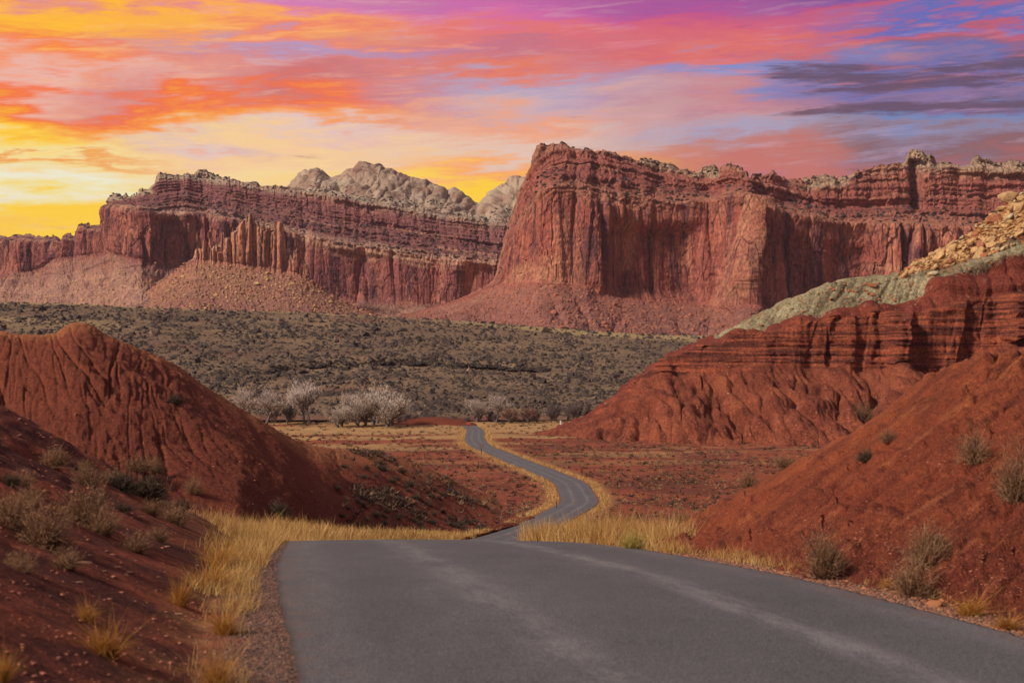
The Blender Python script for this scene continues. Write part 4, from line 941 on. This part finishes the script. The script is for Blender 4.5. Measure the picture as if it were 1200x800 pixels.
for a in right_list: shrub(*a, 'plants along the road edges and right bank')

# small shrubs dotted over the low hill left of the far road
for i in range(70):
    px, py = random.uniform(395, 600), random.uniform(540, 622)
    if py < 532+max(0, (px-430))*.42: continue
    zz = ('near its crest' if py < 560 else 'on its middle slope' if py < 590 else 'at its foot')+(', towards the big hill' if px < 470 else ', towards the road' if px > 530 else '')
    shrub('dark', px, py, random.uniform(8, 15), random.uniform(4, 8), 'small dark shrub on the low red hill '+zz, 'small shrubs on the low red hill '+zz)

# --- roadside grass, one continuous cover
def verge(side, y0, y1, n, d0, d1, h0, h1, wd, dens=None):
    u = RNG.uniform(0, 1, n); Y = y0*(y1/y0)**u; d = d0+(d1-d0)*RNG.beta(1.5, 2.0, n)
    X = cx(Y)+side*(halfw(Y)+d)
    clump = fbm(X*1.1, Y*.9, o=3, seed=161 if side < 0 else 162)
    keep = (clump+RNG.normal(0, .12, n)) > (dens if dens is not None else -.12)+.5*((d-d0)/(d1-d0))**2*(Y < 34)
    X, Y, clump = X[keep], Y[keep], clump[keep]
    z = ground_z(X, Y)[0]
    hgt = (h0+(h1-h0)*RNG.uniform(0, 1, len(X)))*(.72+.8*np.clip(clump, -.3, .6))
    w = np.maximum(wd, Y/F*.55)
    return np.stack([X, Y, z-.02], -1), hgt, w
parts = [verge(-1, 8.2, 15, 3400, .3, 1.05, .08, .24, .004, .04), verge(-1, 13, 21, 5200, .2, 1.1, .16, .36, .005, .0), verge(-1, 18, 30, 8500, .15, 1.25, .22, .42, .006, -.15), verge(-1, 27, 38, 7000, .15, 1.7, .35, .62, .007, -.3), verge(-1, 36, 55, 8000, .15, 3.0, .45, .75, .008, -.35),
         verge(-1, 46, 160, 16000, .2, 4.2, .5, .95, .012, -.5), verge(-1, 150, 480, 7000, .2, 2.2, .35, .75, .01, -.1),
         verge(1, 22, 28, 3600, .25, 1.5, .2, .42, .005, 0.), verge(1, 26, 37, 15000, .15, 2.7, .5, .88, .006, -.25), verge(1, 36, 150, 5000, .5, 3, .2, .4, .01, -.2), verge(1, 150, 480, 7000, .2, 2.0, .35, .65, .01, -.1),
         verge(1, 9, 21, 4200, .7, 1.2, .04, .12, .004, .05), verge(1, 17, 26, 3600, .5, 1.6, .1, .28, .004, -.1)]
base = np.concatenate([p[0] for p in parts]); hg = np.concatenate([p[1] for p in parts]); wd = np.concatenate([p[2] for p in parts])
dv = RNG.normal(0, .28, (len(base), 3)); dv[:, 2] = 1; dv[:, 0] += .06
V, T, I = blades(base, dv, hg, wd, .22, 2)
vv = np.clip(.5+.5*fbm(base[:, 0]*.8, base[:, 1]*.5, seed=163)+RNG.normal(0, .2, len(base)), 0, 1)
g = obj('roadside_grass', mesh_np('roadside_grass', V, T, M['grass'], False, {'var': vv[I]}))
tag(g, 'straw-yellow dry grass growing along both edges of the road', 'grass', kind='stuff')

# --- low lumpy bushes and tufts as ground cover
_ico = [(0, 0, 1), (.894, 0, .447), (.276, .851, .447), (-.724, .526, .447), (-.724, -.526, .447), (.276, -.851, .447), (.724, .526, -.447), (-.276, .851, -.447), (-.894, 0, -.447), (-.276, -.851, -.447), (.724, -.526, -.447), (0, 0, -1)]
_icf = [(0, 1, 2), (0, 2, 3), (0, 3, 4), (0, 4, 5), (0, 5, 1), (1, 6, 2), (2, 7, 3), (3, 8, 4), (4, 9, 5), (5, 10, 1), (6, 7, 2), (7, 8, 3), (8, 9, 4), (9, 10, 5), (10, 6, 1), (11, 7, 6), (11, 8, 7), (11, 9, 8), (11, 10, 9), (11, 6, 10)]
def lumps(p, r, zs=.7, jit=.35, low=False, cheap=False):
    n = len(p); U = np.array(_ico, np.float32); Fc = np.array(_icf)
    if cheap: U = np.array([(1, 0, -.1), (.3, .95, .05), (-.8, .6, -.1), (-.8, -.6, .05), (.3, -.95, -.1), (.55, .15, .75), (-.3, .5, .8), (-.25, -.5, .72)], np.float32); Fc = np.array([(0, 1, 5), (1, 6, 5), (1, 2, 6), (2, 3, 6), (3, 7, 6), (3, 4, 7), (4, 0, 7), (0, 5, 7), (5, 6, 7)])
    if low and not cheap: U = U[:11]; Fc = Fc[:15]                   # open underneath, hidden in the soil
    V = U[None]*(1+RNG.normal(0, jit, (n, len(U), 1)))*np.asarray(r)[:, None, None]
    V = V*np.stack([RNG.uniform(.8, 1.3, n), RNG.uniform(.8, 1.3, n), zs*RNG.uniform(.8, 1.2, n)], -1)[:, None]
    a = RNG.uniform(0, 6.28, n); ca, sa = np.cos(a)[:, None], np.sin(a)[:, None]
    V = np.stack([V[..., 0]*ca-V[..., 1]*sa, V[..., 0]*sa+V[..., 1]*ca, V[..., 2]], -1)+p[:, None]
    T = Fc[None]+np.arange(n)[:, None, None]*len(U)
    return V.reshape(-1, 3), T.reshape(-1, 3), np.repeat(np.arange(n), len(U))
def sample(name, n, cond=None, near_weight=True):
    """random points on a sheet, roughly even in the picture"""
    P, Lr = SHEETS[name]; nv, nu = P.shape[:2]
    w = np.ones((nv, nu)) if cond is None else cond(P, Lr).astype(float)
    X, Y = project(P); area = np.abs(np.gradient(Y, axis=0)*np.gradient(X, axis=1)); w = w*np.clip(area, 0, 50)*(P[..., 1] > 3)
    w = w.ravel(); c = np.cumsum(w); k = np.searchsorted(c, RNG.uniform(0, c[-1], n)); k = np.clip(k, 0, nv*nu-1)
    i, j = np.unravel_index(k, (nv, nu)); i2 = np.clip(i+1, 0, nv-1); j2 = np.clip(j+1, 0, nu-1)
    a = RNG.uniform(0, 1, (n, 1)); b = RNG.uniform(0, 1, (n, 1))
    return P[i, j]+(P[i2, j]-P[i, j])*a+(P[i, j2]-P[i, j])*b
def stuff(name, p, r, mat, label, cat, zs=.7, jit=.3, low=True, var=None, cheap=False):
    V, T, I = lumps(p, r, zs, jit, low, cheap)
    v = (RNG.uniform(0, 1, len(p)) if var is None else var)[I]
    return tag(obj(name, mesh_np(name, V, T, mat, False, {'var': v})), label, cat, kind='stuff')
def vis(P): X = project(P)[0]; return (X > -60)*(X < 1260)
sp1 = sample('sage_slope', 36000, lambda P, L: vis(P)*(L < 2.02)*(L > .1)*(.28+1.0*sst(-.14, .14, fbm(P[..., 0]/22, P[..., 1]/34, o=5, seed=171, g=.65)))*(1-.8*sst(.1, .3, fbm(P[..., 0]/70, P[..., 1]/160, seed=172))*(L > 1.5)))
_P, _L = SHEETS['sage_slope']; _X, _Y = project(_P); _c = 437-8*np.sin((_X-300)/90)+3*pn(_X/22, 0*_X)-.02*(_X-300)
_m = (np.abs(_Y-_c) < .9)*(_X > 290)*(_X < 640)*(_L < 2); _w = _P[_m]; _w = _w[RNG.integers(0, len(_w), 1500)]+RNG.normal(0, 1.2, (1500, 3))*[1, 1, 0]
stuff('wash_brush', _w, RNG.uniform(.6, 1.3, 1500), M['bush'], 'thin dark line of brush along a wash that crosses the sage slope', 'brush', .9, var=RNG.uniform(0, .25, 1500), cheap=True)
stuff('sagebrush', sp1, RNG.lognormal(0, .48, len(sp1))*(.24+.40*sp1[:, 1]/900), M['bush'], 'dark sagebrush and juniper dotting the whole slope below the cliffs', 'sagebrush', .85, var=RNG.beta(1.2, 2.4, len(sp1)), cheap=True)
def vcond(P, z):
    X, Y = P[..., 0], P[..., 1]; d = np.abs(X-cx(Y))-halfw(Y)
    return vis(P)*(Y > 150)*(Y < 520)*(d > 2.5)*(.3+sst(-.2, .15, fbm(X/12, Y/20, seed=173)))
sp2 = np.concatenate([sample('ground', 8500, vcond), sample('left_hill', 900, lambda P, L: (project(P)[0] > 400)*(L > .9)*(L < 2)*(.05+sst(0, .25, fbm(P[..., 0]/5, P[..., 1]/12, seed=176))))]); nb_ = 13
b0 = np.repeat(sp2, nb_, 0)+RNG.normal(0, .13, (len(sp2)*nb_, 3))*[1, 1, 0]*(.5+sp2[:, 1].repeat(nb_)[:, None]/400); dv = RNG.normal(0, .8, (len(b0), 3)); dv[:, 2] = .8
V, T, I = blades(b0, dv, RNG.uniform(.25, .7, len(b0))*(.5+b0[:, 1]/500)*np.repeat(RNG.lognormal(-.1, .35, len(sp2)), nb_), .10+b0[:, 1]/F*.45, .3, 1)
tag(obj('desert_scrub', mesh_np('desert_scrub', V, T, M['scrub'], False, {'var': np.clip(np.repeat(RNG.beta(1.3, 1.6, len(sp2)), nb_)[I]+RNG.normal(0, .1, len(I)), 0, 1)})), 'small scrub scattered on the red valley floor either side of the road', 'scrub', kind='stuff')
sp2b = sample('ground', 9500, vcond)
b0 = np.repeat(sp2b, 6, 0)+RNG.normal(0, .12, (len(sp2b)*6, 3))*[1, 1, 0]; dv = RNG.normal(0, .45, (len(b0), 3)); dv[:, 2] = 1
V, T, I = blades(b0, dv, RNG.uniform(.15, .4, len(b0))*(.6+b0[:, 1]/600), .05+b0[:, 1]/F*.25, .3, 1)
tag(obj('straw_tufts', mesh_np('straw_tufts', V, T, M['grass'], False, {'var': np.repeat(RNG.uniform(0, .7, len(sp2b)), 6)[I]})), 'straw-coloured grass tufts scattered on the valley floor', 'grass', kind='stuff')
for nm, n, c in (('right_mesa', 520, lambda P, L: vis(P)*(((L > 2.1)*(L < 3.0))+((L > 4.2)*(L < 5.1))*1.2)), ('left_mesa', 900, lambda P, L: vis(P)*(((L > 2.05)*(L < 3.1))+(L > 4.0)*(L < 5.1)*1.0)), ('pale_domes', 260, lambda P, L: vis(P)*(L < 1.1))):
    q = sample(nm, n, c)
    stuff('ledge_junipers', q, RNG.uniform(1.0, 2.2, len(q)), M['bush'], 'tiny dark junipers dotting the ledges of the '+nm.replace('_', ' '), 'junipers', .9, var=RNG.uniform(0, .4, len(q)))
for nm, n, c, r in (('right_mesa', 2200, lambda P, L: vis(P)*(L < .97)*(L > .1), 1.5), ('left_mesa', 1500, lambda P, L: vis(P)*(L < .97)*(L > .2), 1.5), ('rock_spires', 1300, lambda P, L: (L < .95), 1.5)):
    q = sample(nm, n, c)
    stuff('talus_rubble', q, RNG.lognormal(0, .45, len(q))*r*.62, M['rock_red'] if nm == 'right_mesa' else M['rock_tan'], 'broken rock strewn down the talus below the '+nm.replace('_', ' '), 'rubble', .7, .25)
q = sample('badland_ridge', 1500, lambda P, L: vis(P)*(L > 4.08)*(L < 5.05)*(project(P)[0] > 1056)); stuff('slope_rubble', q, RNG.lognormal(-.3, .5, len(q))*.75, M['rock_tan'], 'small tan rubble filling the gaps between the boulders above the clay band', 'rubble', .65, .25)
q = sample('badland_ridge', 420, lambda P, L: vis(P)*(L > 2.9)*(L < 4.1)*(project(P)[0] > 870)); stuff('clay_debris', q, RNG.lognormal(0, .5, len(q))*.28, M['rock_rust'], 'rusty debris that slid on to the grey-green clay band', 'rubble', .6, .25)
q = sample('badland_ridge', 1300, lambda P, L: vis(P)*(L < 2.7)*(L > .02)); stuff('badland_chips', q, RNG.lognormal(0, .4, len(q))*.11, M['slab'], 'pale chips scattered on the red badland slopes', 'rubble', .6, .25)
q = sample('red_bank', 2600, lambda P, L: vis(P)*(L < 1)*(.15+sst(0, .3, fbm(P[..., 0]/1.5, P[..., 2]/1.5, seed=175)))*(2.2-L*1.6)); stuff('bank_stones', q, np.minimum(RNG.lognormal(0, .5, len(q))*.009, .018), M['rock_red'], 'small chips and stones stuck in the face of the right bank', 'stones', .6, .25, True, cheap=True)
q = sample('left_hill', 1200, lambda P, L: vis(P)*(L < 2)); stuff('hill_chips', q, RNG.lognormal(0, .5, len(q))*.035, M['rock_red'], 'pale chips scattered over the left red hill', 'stones', .6, .25)
def near_left(P, z):
    X, Y = P[..., 0], P[..., 1]; dl = cx(Y)-halfw(Y)-X
    return vis(P)*(Y < 40)*(dl > .6)
q = sample('ground', 2600, near_left); stuff('bank_debris', q, np.minimum(RNG.lognormal(0, .55, len(q)), 2.4)*.009*(.6+q[:, 1]/20), M['rock_red'], 'loose red chips and clods on the dark left bank', 'stones', .45, .3, False)
def shoulder(side, n, y0, y1, d0, d1, r, mat, label):
    Y = y0*(y1/y0)**RNG.uniform(0, 1, n); d = d0+(d1-d0)*RNG.beta(1.2, 1.6, n); X = cx(Y)+side*(halfw(Y)+d); z = ground_z(X, Y)[0]
    stuff('shoulder_gravel', np.stack([X, Y, z+.003], -1), RNG.lognormal(0, .4, n)*r, mat, label, 'gravel', .7, .25, True, cheap=True)
shoulder(-1, 6000, 6.5, 24, -.03, .5, .006, M['gravel_b'], 'dark gravel along the broken left edge of the asphalt')
shoulder(-1, 3800, 6.5, 24, .0, .75, .006, M['gravel'], 'brownish gravel between the left grass and the asphalt')
shoulder(1, 6500, 7.5, 24, .0, .75, .008, M['gravel'], 'brown and tan gravel shoulder under the right bank')
shoulder(1, 2400, 7.5, 24, .0, 1.0, .009, M['stone'], 'orange pebbles mixed in the right gravel shoulder')

# --- individual rocks
def rock_mesh(mat, seed, sub=2, flat=.7):
    import bmesh
    bm = bmesh.new(); bmesh.ops.create_icosphere(bm, subdivisions=sub, radius=1)
    r = np.random.default_rng(seed); pl = [(Vector(r.normal(size=3)).normalized(), r.uniform(.5, .85)) for _ in range(9)]
    for v in bm.verts:
        for n, d in pl:
            k = v.co.dot(n)-d
            if k > 0: v.co -= n*k
        v.co *= 1+float(r.normal(0, .025))
        v.co.z *= flat
    me = bpy.data.meshes.new('boulder'); bm.to_mesh(me); bm.free(); me.materials.append(mat); return me
RK = {m: [rock_mesh(M[m], 10*i+k, 2, f) for i, f in enumerate((.5, .65, .8))] for k, m in enumerate(('rock_tan', 'rock_pale', 'rock_rust'))}
def boulder(px, py, w, m, label, group, tilt=.35, flat=None):
    p = hit(px, py, ('badland_ridge',))
    if p is None: return
    o = obj('boulder', random.choice(RK[m])); s = w*p[1]/F*.6
    place(o, p, sc=(s*random.uniform(.9, 1.3), s*random.uniform(.7, 1.0), s*random.uniform(.7, 1.1)), rz=random.uniform(-.6, .6), tilt=(random.uniform(-tilt, tilt), random.uniform(-.9, .1)))
    o.location.z += .2*s
    return tag(o, label, 'boulder', group)
named = [(1098, 307, 19, 'rock_tan', 'long flat tan boulder just above the grey-green clay'), (1117, 295, 14, 'rock_tan', 'upright tan boulder in the lower rubble of the ridge'), (1093, 322, 14, 'rock_pale', 'pale yellow boulder resting on the clay band'),
 (1060, 324, 11, 'rock_tan', 'leftmost tan boulder of the rubble slope, touching the clay'), (1113, 308, 11, 'rock_rust', 'rusty boulder right of the long flat tan one'), (1152, 285, 15, 'rock_rust', 'rusty slab boulder midway up the rubble slope'), (1166, 260, 17, 'rock_rust', 'large rusty slab near the top of the rubble'),
 (1180, 231, 20, 'rock_tan', 'long tan slab on the skyline at the right edge'), (1152, 246, 15, 'rock_tan', 'yellow-tan boulder on the skyline of the ridge'), (1195, 247, 14, 'rock_tan', 'tan boulder at the right edge below the skyline slab'), (1192, 276, 12, 'rock_tan', 'tan boulder at the right edge low in the rubble'),
 (1182, 258, 14, 'rock_pale', 'pale slab in the upper rubble right of the rusty slab'), (1067, 316, 12, 'rock_rust', 'rusty boulder beside the leftmost tan one'), (1076, 311, 11, 'rock_tan', 'tan boulder behind the rusty one low on the ridge')]
for a in named: boulder(*a, 'boulders on the rubble slope of the ridge')
for i in range(270):
    px = random.uniform(1062, 1206); lo = np.interp(px, [1060, 1075, 1110, 1140, 1165, 1200], [321, 320, 313, 307, 300, 284]); hi = np.interp(px, [1060, 1075, 1110, 1140, 1165, 1200], [318, 305, 289, 268, 248, 221])
    py = random.uniform(hi, lo); m = random.choice(['rock_tan', 'rock_tan', 'rock_tan', 'rock_pale', 'rock_rust'])
    col = {'rock_tan': 'tan', 'rock_pale': 'pale yellowish', 'rock_rust': 'rusty red'}[m]
    t = (lo-py)/max(lo-hi, 1); zv = 'low on the rubble slope' if t < .34 else 'halfway up the rubble slope' if t < .7 else 'close under the rubble skyline'
    zh = 'at its tapering left end' if px < 1108 else 'along its middle' if px < 1158 else 'near the right edge'
    w = random.lognormvariate(1.65, .35); sz = 'small' if w < 5.2 else 'medium-sized'
    boulder(px, py, w, m, f'{sz} {col} boulder {zv}, {zh}', f'{sz} {col} boulders {zv} {zh}')
def roadside_rock(px, py, w, m, sc, label, cat='stone', group=None, rz=None):
    p = hit(px, py); o = obj('cobble' if cat == 'stone' else 'stone_slab', rock_mesh(M[m], int(px), 3 if cat == 'stone' else 2, .9)); s = w*p[1]/F*.55
    place(o, p, sc=(s*sc[0], s*sc[1], s*sc[2]), rz=rz); o.location.z += s*sc[2]*.35
    if cat == 'stone':
        for f in o.data.polygons: f.use_smooth = True
    return tag(o, label, cat, group)
roadside_rock(1094, 708, 22, 'stone', (1.05, .8, .62), 'round orange cobble on the gravel under the right bank', rz=.15)
for px, py, w, r, lb in ((95, 662, 26, .3, 'long pale slab furthest left on the dark bank'), (136, 663, 16, .35, 'pale slab, left one of the close pair'), (151, 669, 22, .3, 'pale slab, right one of the close pair'), (92, 679, 13, .8, 'short orange slab below the long pale one'),
   (162, 604, 15, .1, 'orange-tan flat stone beside the flat dark shrub'), (195, 641, 14, .5, 'thin pale slab near the roadside grass'), (206, 717, 14, .1, 'orange slab under the amber tuft with the hollow'), (120, 668, 10, .9, 'small orange stone left of the close pair of slabs')):
    roadside_rock(px, py, w, 'slab', (1.0, .35, .16), lb, 'slab', 'flat stones on the left bank', r)

# ------------------------------------------------------------------ bare trees in the valley
def tube_seg(V, Fq, a, b, ra, rb, n=5):
    d = (b-a).normalized(); u = d.orthogonal().normalized(); w = d.cross(u); k = len(V)
    for c, r in ((a, ra), (b, rb)):
        for i in range(n):
            t = 6.2832*i/n; V.append(c+u*(math.cos(t)*r)+w*(math.sin(t)*r))
    for i in range(n): Fq.append((k+i, k+(i+1) % n, k+n+(i+1) % n, k+n+i))
def tree_proto(kind, h, w, mat, n_twig, seed, trunks=1, low=False):
    rnd = random.Random(seed); V1s, V2, F2, tips = [], [], [], []
    def grow(p, d, L, r, lev):
        V, Fq = V1s[-1] if lev == 0 else (V2, F2)
        q = p.copy(); n = 3
        for i in range(n):
            d2 = (d+Vector((rnd.gauss(0, .14), rnd.gauss(0, .14), rnd.gauss(.04, .08)))).normalized(); e = q+d2*(L/n)
            r2 = r*(1-.18*(i+1)/n*2); tube_seg(V, Fq, q, e, r*(1-.12*i), r*(1-.12*(i+1)), 6 if lev == 0 else 3)
            if lev >= 1: tips.append((e.copy(), d2.copy()))
            if lev < 3 and (lev > 0 or i >= (0 if low else 1)):
                for _ in range(2):
                    s = Vector((rnd.gauss(0, 1)*w/h*1.3, rnd.gauss(0, 1)*w/h*1.3, rnd.uniform(.1, .9))).normalized()
                    grow(e, (d2*.9+s*.85).normalized(), L*rnd.uniform(.55, .78), r*.52, lev+1)
            q = e; d = d2
        tips.append((q, d))
    for k in range(trunks):
        off = Vector((rnd.uniform(-1, 1), rnd.uniform(-1, 1), 0))*(w*.12 if trunks > 1 else 0)
        V1s.append(([], []))
        grow(off+Vector((0, 0, -.3)), Vector((off.x*.25/max(w*.1, .1), off.y*.2, 1)).normalized(), h*(.30 if not low else .22), h*.022, 0)
    P = np.array([t[0] for t in tips]); D = np.array([t[1] for t in tips])
    # fit the crown into w x h
    sx = (w*.5)/max(np.percentile(np.abs(P[:, 0]), 95), .1); sz = h*.92/P[:, 2].max()
    fit = lambda A: A*np.array([sx, sx, sz])
    k = RNG.integers(0, len(P), n_twig); b = fit(P)[k]+RNG.normal(0, .45, (n_twig, 3))*h/11; rd = b-np.array([0, 0, h*.25]); rd /= np.linalg.norm(rd, axis=1, keepdims=True)
    dirs = D[k]*.5+rd*.7+RNG.normal(0, .45, (n_twig, 3)); dirs[:, 2] += .25
    Vt, Tt, I = blades(b, dirs, RNG.uniform(.35, 1.15, n_twig)*h/11, .11*h/11+.03, .15, 1)
    tr = [mesh_np('trunk', fit(np.array([tuple(v) for v in a])), f, M['bark'], True) for a, f in V1s]
    br = mesh_np('branches', fit(np.array([tuple(v) for v in V2])), F2, M['bark'], True)
    cr = mesh_np('crown', Vt, Tt, M[mat], False, {'var': RNG.uniform(0, 1, n_twig)[I]})
    return tr, br, cr
PT = {'big': tree_proto('big', 12, 17, 'twig_grey', 9000, 3, 2), 'pale': tree_proto('pale', 9, 11, 'twig_pale', 7500, 5, 2, True), 'grey': tree_proto('grey', 9, 10, 'twig_grey', 6500, 8, 1), 'rust': tree_proto('rust', 5, 7, 'twig_rust', 2400, 12, 2, True), 'dark': tree_proto('dark', 5, 10, 'twig_dark', 3000, 15, 3, True)}
SZ = {'big': (17, 12), 'pale': (11, 9), 'grey': (10, 9), 'rust': (7, 5), 'dark': (10, 5)}
def tree(kind, px, ybase, Y, wpx, hpx, label, group):
    e = bpy.data.objects.new('bare_cottonwood' if kind in ('big', 'pale', 'grey') else 'bare_bush', None); link(e)
    X = (px-CX)/F*Y; e.location = (X, Y, float(ground_z(np.array([X]), np.array([Y]))[0][0])-.1); e.rotation_euler = (0, 0, random.uniform(-.5, .5))
    s = wpx*Y/F/SZ[kind][0]*1.0; t = hpx*Y/F/SZ[kind][1]*1.3; e.scale = (s, s, t)
    tr, br, cr = PT[kind]
    for me in tr: obj('trunk', me, e)
    obj('branch_frame', br, e); obj('crown', cr, e)
    return tag(e, label, 'tree' if kind in ('big', 'pale', 'grey') else 'bush', group)
GA, GB = 'bare trees of the left grove', 'bushes and trees beyond the end of the road'
for a in (('big', 372, 500, 492, 64, 42, 'widest bare grey-brown tree of the grove with a broad round crown', GA), ('grey', 311, 497, 486, 38, 34, 'single pale rounded bare tree at the left end of the grove', GA), ('grey', 282, 490, 500, 30, 34, 'bare tree half hidden by the red hill, left of the grove', GA),
  ('dark', 335, 497, 500, 34, 22, 'low dark thicket between the rounded tree and the widest tree', GA), ('pale', 398, 502, 478, 30, 20, 'small pale tree left of the frosty group', GA), ('pale', 424, 502, 480, 36, 30, 'frosty pale tree, left one of the bright group', GA), ('pale', 440, 500, 492, 40, 36, 'tallest frosty pale tree at the back of the bright group', GA),
  ('pale', 456, 500, 478, 42, 30, 'whitest rounded tree at the right end of the grove', GA), ('grey', 408, 500, 500, 30, 28, 'grey bare tree behind the small pale one', GA),
  ('grey', 558, 494, 505, 28, 22, 'greyish bare tree, leftmost beyond the end of the road', GB), ('grey', 581, 494, 503, 28, 27, 'tallest grey bare tree beyond the end of the road', GB), ('rust', 601, 495, 498, 24, 15, 'rust-coloured bush right of the tallest far tree', GB), ('rust', 622, 495, 500, 22, 16, 'rust-coloured rounded bush beside the dark thickets', GB),
  ('dark', 612, 495, 506, 30, 14, 'dark thicket behind the two rusty bushes', GB), ('dark', 642, 495, 504, 34, 17, 'dark grey thicket right of the rusty bushes', GB), ('dark', 664, 495, 506, 34, 20, 'dark grey thicket in the middle of the far row', GB), ('dark', 688, 495, 508, 34, 22, 'dark grey thicket nearest the red ridge', GB), ('dark', 572, 495, 508, 30, 12, 'low dark brush behind the grey far trees', GB),
  ('dark', 500, 495, 508, 40, 9, 'low dark brush right of the whitest tree', GB), ('dark', 532, 495, 508, 36, 9, 'low dark brush left of the far grey trees', GB), ('dark', 476, 495, 506, 26, 10, 'small dark brush touching the whitest tree', GB)): tree(*a)

# low red mound behind the valley grass
def mound():
    nu, nv = 60, 24; u = np.linspace(-1, 1, nu)[None]+np.zeros((nv, 1)); v = np.linspace(-1, 1, nv)[:, None]+np.zeros((1, nu))
    X = -27+16*u; Y = 494+9*v; z = -18.2+2.9*np.clip(1-u*u, 0, 1)*np.clip(1-v*v, 0, 1)+.3*fbm(X/2, Y/2, seed=181)
    o = obj('red_mound', mesh_np('red_mound', np.stack([X, Y, z], -1).reshape(-1, 3), grid_quads(nv, nu), M['hill'], True, {'layer': u*0}))
    tag(o, 'low red mound at the far end of the valley behind the straw grass', kind='structure')
mound()

# ------------------------------------------------------------------ small posts and signs by the road
def box(w, d, h, z0=0, bev=0.0):
    import bmesh
    bm = bmesh.new(); bmesh.ops.create_cube(bm, size=1)
    for v in bm.verts: v.co = Vector((v.co.x*w, v.co.y*d, (v.co.z+.5)*h+z0))
    if bev: bmesh.ops.bevel(bm, geom=bm.edges[:], offset=bev, segments=1, affect='EDGES')
    return bm
def bm_obj(name, bm, mat, parent):
    me = bpy.data.meshes.new(name); bm.to_mesh(me); bm.free(); me.materials.append(mat); return obj(name, me, parent)
def post(px, Y, h, w, mat, label, cat, head=None, group=None, name='marker_post'):
    e = bpy.data.objects.new(name, None); link(e); X = (px-CX)/F*Y
    e.location = (X, Y, float(ground_z(np.array([X]), np.array([Y]))[0][0]))
    bm_obj('post', box(w, w*.7, h, -.2, w*.1), M[mat], e)
    if head: bm_obj(head[0], box(head[1], .04, head[2], h-head[2]-.1, .01), M[head[3]], e).location.y = -w*.6
    else: bm_obj('cap', box(w*1.3, w, w*.6, h-.2, w*.1), M['sign_back'], e)
    return tag(e, label, cat, group)
post(564.0, 326, 2.6, .16, 'post_dark', 'small dark road sign on a post beside the inner bend of the road', 'road sign', ('sign_plate', 1.2, .95, 'sign_back'), name='road_sign')
post(549, 470, 2.0, .12, 'post_dark', 'small reddish sign in the straw grass left of the road end', 'road sign', ('sign_plate', 1.1, .8, 'sign_red'), name='road_sign')
post(657, 470, 2.6, .42, 'post_white', 'white post standing before the dark thickets', 'post')
post(612.5, 160, 1.0, .10, 'post_dark', 'thin dark post in the grass on the inside of the near bend', 'post')
post(652, 200, 1.2, .10, 'post_dark', 'thin post in the grass at the tip of the inner bend', 'post')
post(687.5, 178, 1.6, .10, 'sign_back', 'grey delineator post behind the grass right of the bend', 'post')

# ------------------------------------------------------------------ thin evening haze
def haze():
    m = bpy.data.materials.new('evening_haze'); m.use_nodes = True; N = NT(m.node_tree); N.n.clear()
    v = N.new('ShaderNodeVolumePrincipled'); v.inputs['Color'].default_value = (.92, .74, .86, 1); v.inputs['Density'].default_value = .000028; v.inputs['Anisotropy'].default_value = .1
    out = N.new('ShaderNodeOutputMaterial'); N.l.new(v.outputs[0], out.inputs['Volume'])
    P = np.concatenate([q.reshape(-1, 3) for q, _ in SHEETS.values()]); lo = P.min(0); hi = P.max(0)
    x0, y0, z0 = lo-[60, 60, 1.0]; x1, y1, z1 = hi+[60, 60, 15]
    V = [(x, y, z) for z in (z0, z1) for y in (y0, y1) for x in (x0, x1)]
    me = mesh_np('haze', V, [(0, 2, 3, 1), (4, 5, 7, 6), (0, 1, 5, 4), (2, 6, 7, 3), (0, 4, 6, 2), (1, 3, 7, 5)], m, False)
    tag(obj('haze', me), 'thin mauve evening haze filling the valley', 'haze', kind='stuff')
haze()
